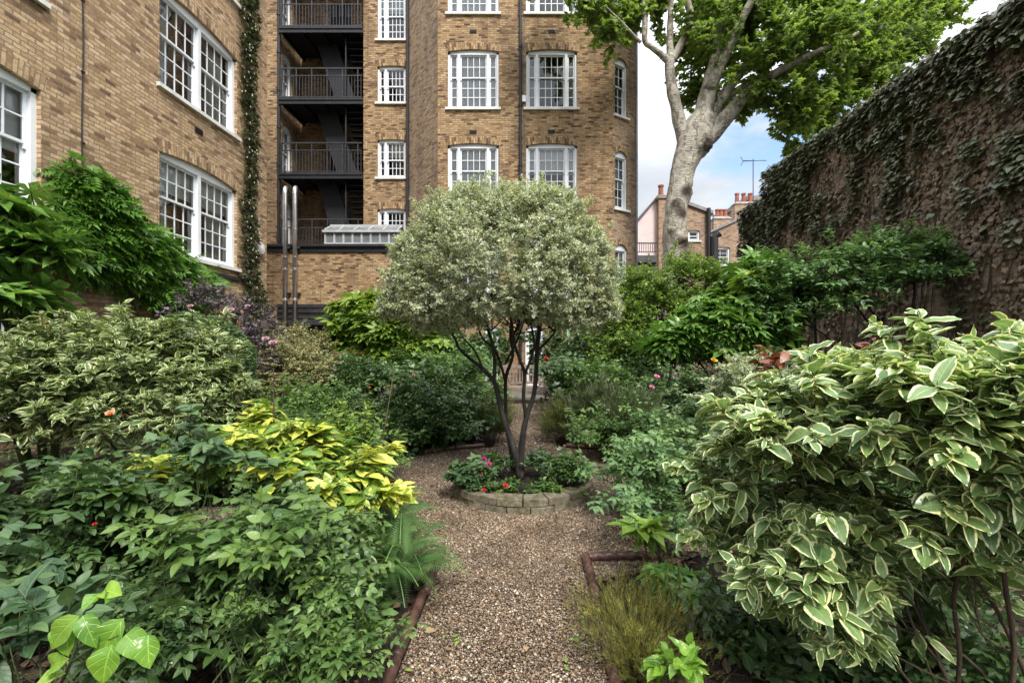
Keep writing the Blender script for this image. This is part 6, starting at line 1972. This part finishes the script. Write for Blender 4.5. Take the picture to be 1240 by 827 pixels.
# ------------------------------------------------------------------ sky, light, camera
SUN_EL, SUN_AZ = math.radians(50), math.radians(155)   # azimuth from +Y towards +X: behind the camera, a little to the right
w = bpy.data.worlds.new('World')
SC.world = w
w.use_nodes = True
nt = w.node_tree
nt.nodes.clear()
N = nt.nodes.new
out, bg = N('ShaderNodeOutputWorld'), N('ShaderNodeBackground')
sky = N('ShaderNodeTexSky')
sky.sky_type = 'NISHITA'
sky.sun_disc = False
sky.sun_elevation = SUN_EL
sky.sun_rotation = SUN_AZ
tc = N('ShaderNodeTexCoord')
sep = N('ShaderNodeSeparateXYZ')
nt.links.new(tc.outputs['Generated'], sep.inputs[0])


def wm(op, a, b=0.0, clamp=False):
    nd = N('ShaderNodeMath')
    nd.operation = op
    nd.use_clamp = clamp
    for i, v in enumerate((a, b)):
        if hasattr(v, 'is_output'):
            nt.links.new(v, nd.inputs[i])
        else:
            nd.inputs[i].default_value = v
    return nd.outputs[0]


def wmap(v, lo, hi, a=0., b=1.):
    nd = N('ShaderNodeMapRange')
    nd.interpolation_type = 'SMOOTHSTEP'
    nt.links.new(v, nd.inputs[0])
    for i, q in enumerate((lo, hi, a, b)):
        nd.inputs[i + 1].default_value = q
    return nd.outputs[0]


zp = wm('ADD', wm('MAXIMUM', sep.outputs[2], 0.0), 0.12)
cb = N('ShaderNodeCombineXYZ')
nt.links.new(wm('DIVIDE', sep.outputs[0], zp), cb.inputs[0])
nt.links.new(wm('DIVIDE', sep.outputs[1], zp), cb.inputs[1])
nz = N('ShaderNodeTexNoise')
nt.links.new(cb.outputs[0], nz.inputs['Vector'])
nz.inputs['Scale'].default_value = 1.5
nz.inputs['Detail'].default_value = 7.0
nz.inputs['Roughness'].default_value = 0.55
dp = N('ShaderNodeVectorMath')
dp.operation = 'DOT_PRODUCT'
nt.links.new(tc.outputs['Generated'], dp.inputs[0])
g = Vector((0.545, 1.0, 0.40)).normalized()
dp.inputs[1].default_value = g
gap = wmap(dp.outputs['Value'], 0.978, 0.9985)
cov = wm('SUBTRACT', wm('ADD', nz.outputs['Fac'], 0.34), wm('MULTIPLY', gap, 0.43))
cl = wmap(cov, 0.42, 0.62)
mx = N('ShaderNodeMix')
mx.data_type = 'RGBA'
nt.links.new(cl, mx.inputs[0])
nt.links.new(sky.outputs[0], mx.inputs[6])
n2 = N('ShaderNodeTexNoise')
nt.links.new(cb.outputs[0], n2.inputs['Vector'])
n2.inputs['Scale'].default_value = 0.9
n2.inputs['Detail'].default_value = 5.0
cr = N('ShaderNodeMix')
cr.data_type = 'RGBA'
nt.links.new(wmap(n2.outputs['Fac'], 0.35, 0.65), cr.inputs[0])
cr.inputs[6].default_value = (5.0, 5.4, 6.0, 1)
cr.inputs[7].default_value = (8.0, 8.1, 8.3, 1)
zen = wm('ADD', wm('MULTIPLY', wm('POWER', wm('MAXIMUM', sep.outputs[2], 0.0), 2.0), 0.84), 0.16)
vs = N('ShaderNodeVectorMath')
vs.operation = 'SCALE'
nt.links.new(cr.outputs[2], vs.inputs[0])
nt.links.new(wm('MULTIPLY', zen, 1.9), vs.inputs[3])
nt.links.new(vs.outputs[0], mx.inputs[7])
nt.links.new(mx.outputs[2], bg.inputs[0])
bg.inputs[1].default_value = 0.1
nt.links.new(bg.outputs[0], out.inputs[0])

ld = bpy.data.lights.new('sun', 'SUN')
ld.energy = 1.5
ld.angle = math.radians(15)
ld.color = (1.0, 0.95, 0.88)
lo = bpy.data.objects.new('sun', ld)
COL.objects.link(lo)
sd = Vector((math.sin(SUN_AZ) * math.cos(SUN_EL), math.cos(SUN_AZ) * math.cos(SUN_EL), math.sin(SUN_EL)))
lo.rotation_euler = sd.to_track_quat('Z', 'Y').to_euler()
lo.location = sd * 60

cd = bpy.data.cameras.new('camera')
cam = bpy.data.objects.new('camera', cd)
COL.objects.link(cam)
cam.location = (0, 0, EYE)
cam.rotation_euler = (math.radians(90), 0, 0)
cd.sensor_width = 36
cd.lens = FP / 1240 * 36
cd.shift_x = -(VX - 620) / 1240
cd.shift_y = (VY - 413.5) / 1240
cd.clip_start = 0.05
cd.clip_end = 2000
SC.camera = cam
SC.view_settings.view_transform = 'Standard'
SC.view_settings.look = 'None'
SC.view_settings.gamma = 1
SC.view_settings.use_curve_mapping = False
SC.view_settings.exposure = 1.65
SC.cycles.max_bounces = 8
SC.cycles.transparent_max_bounces = 12
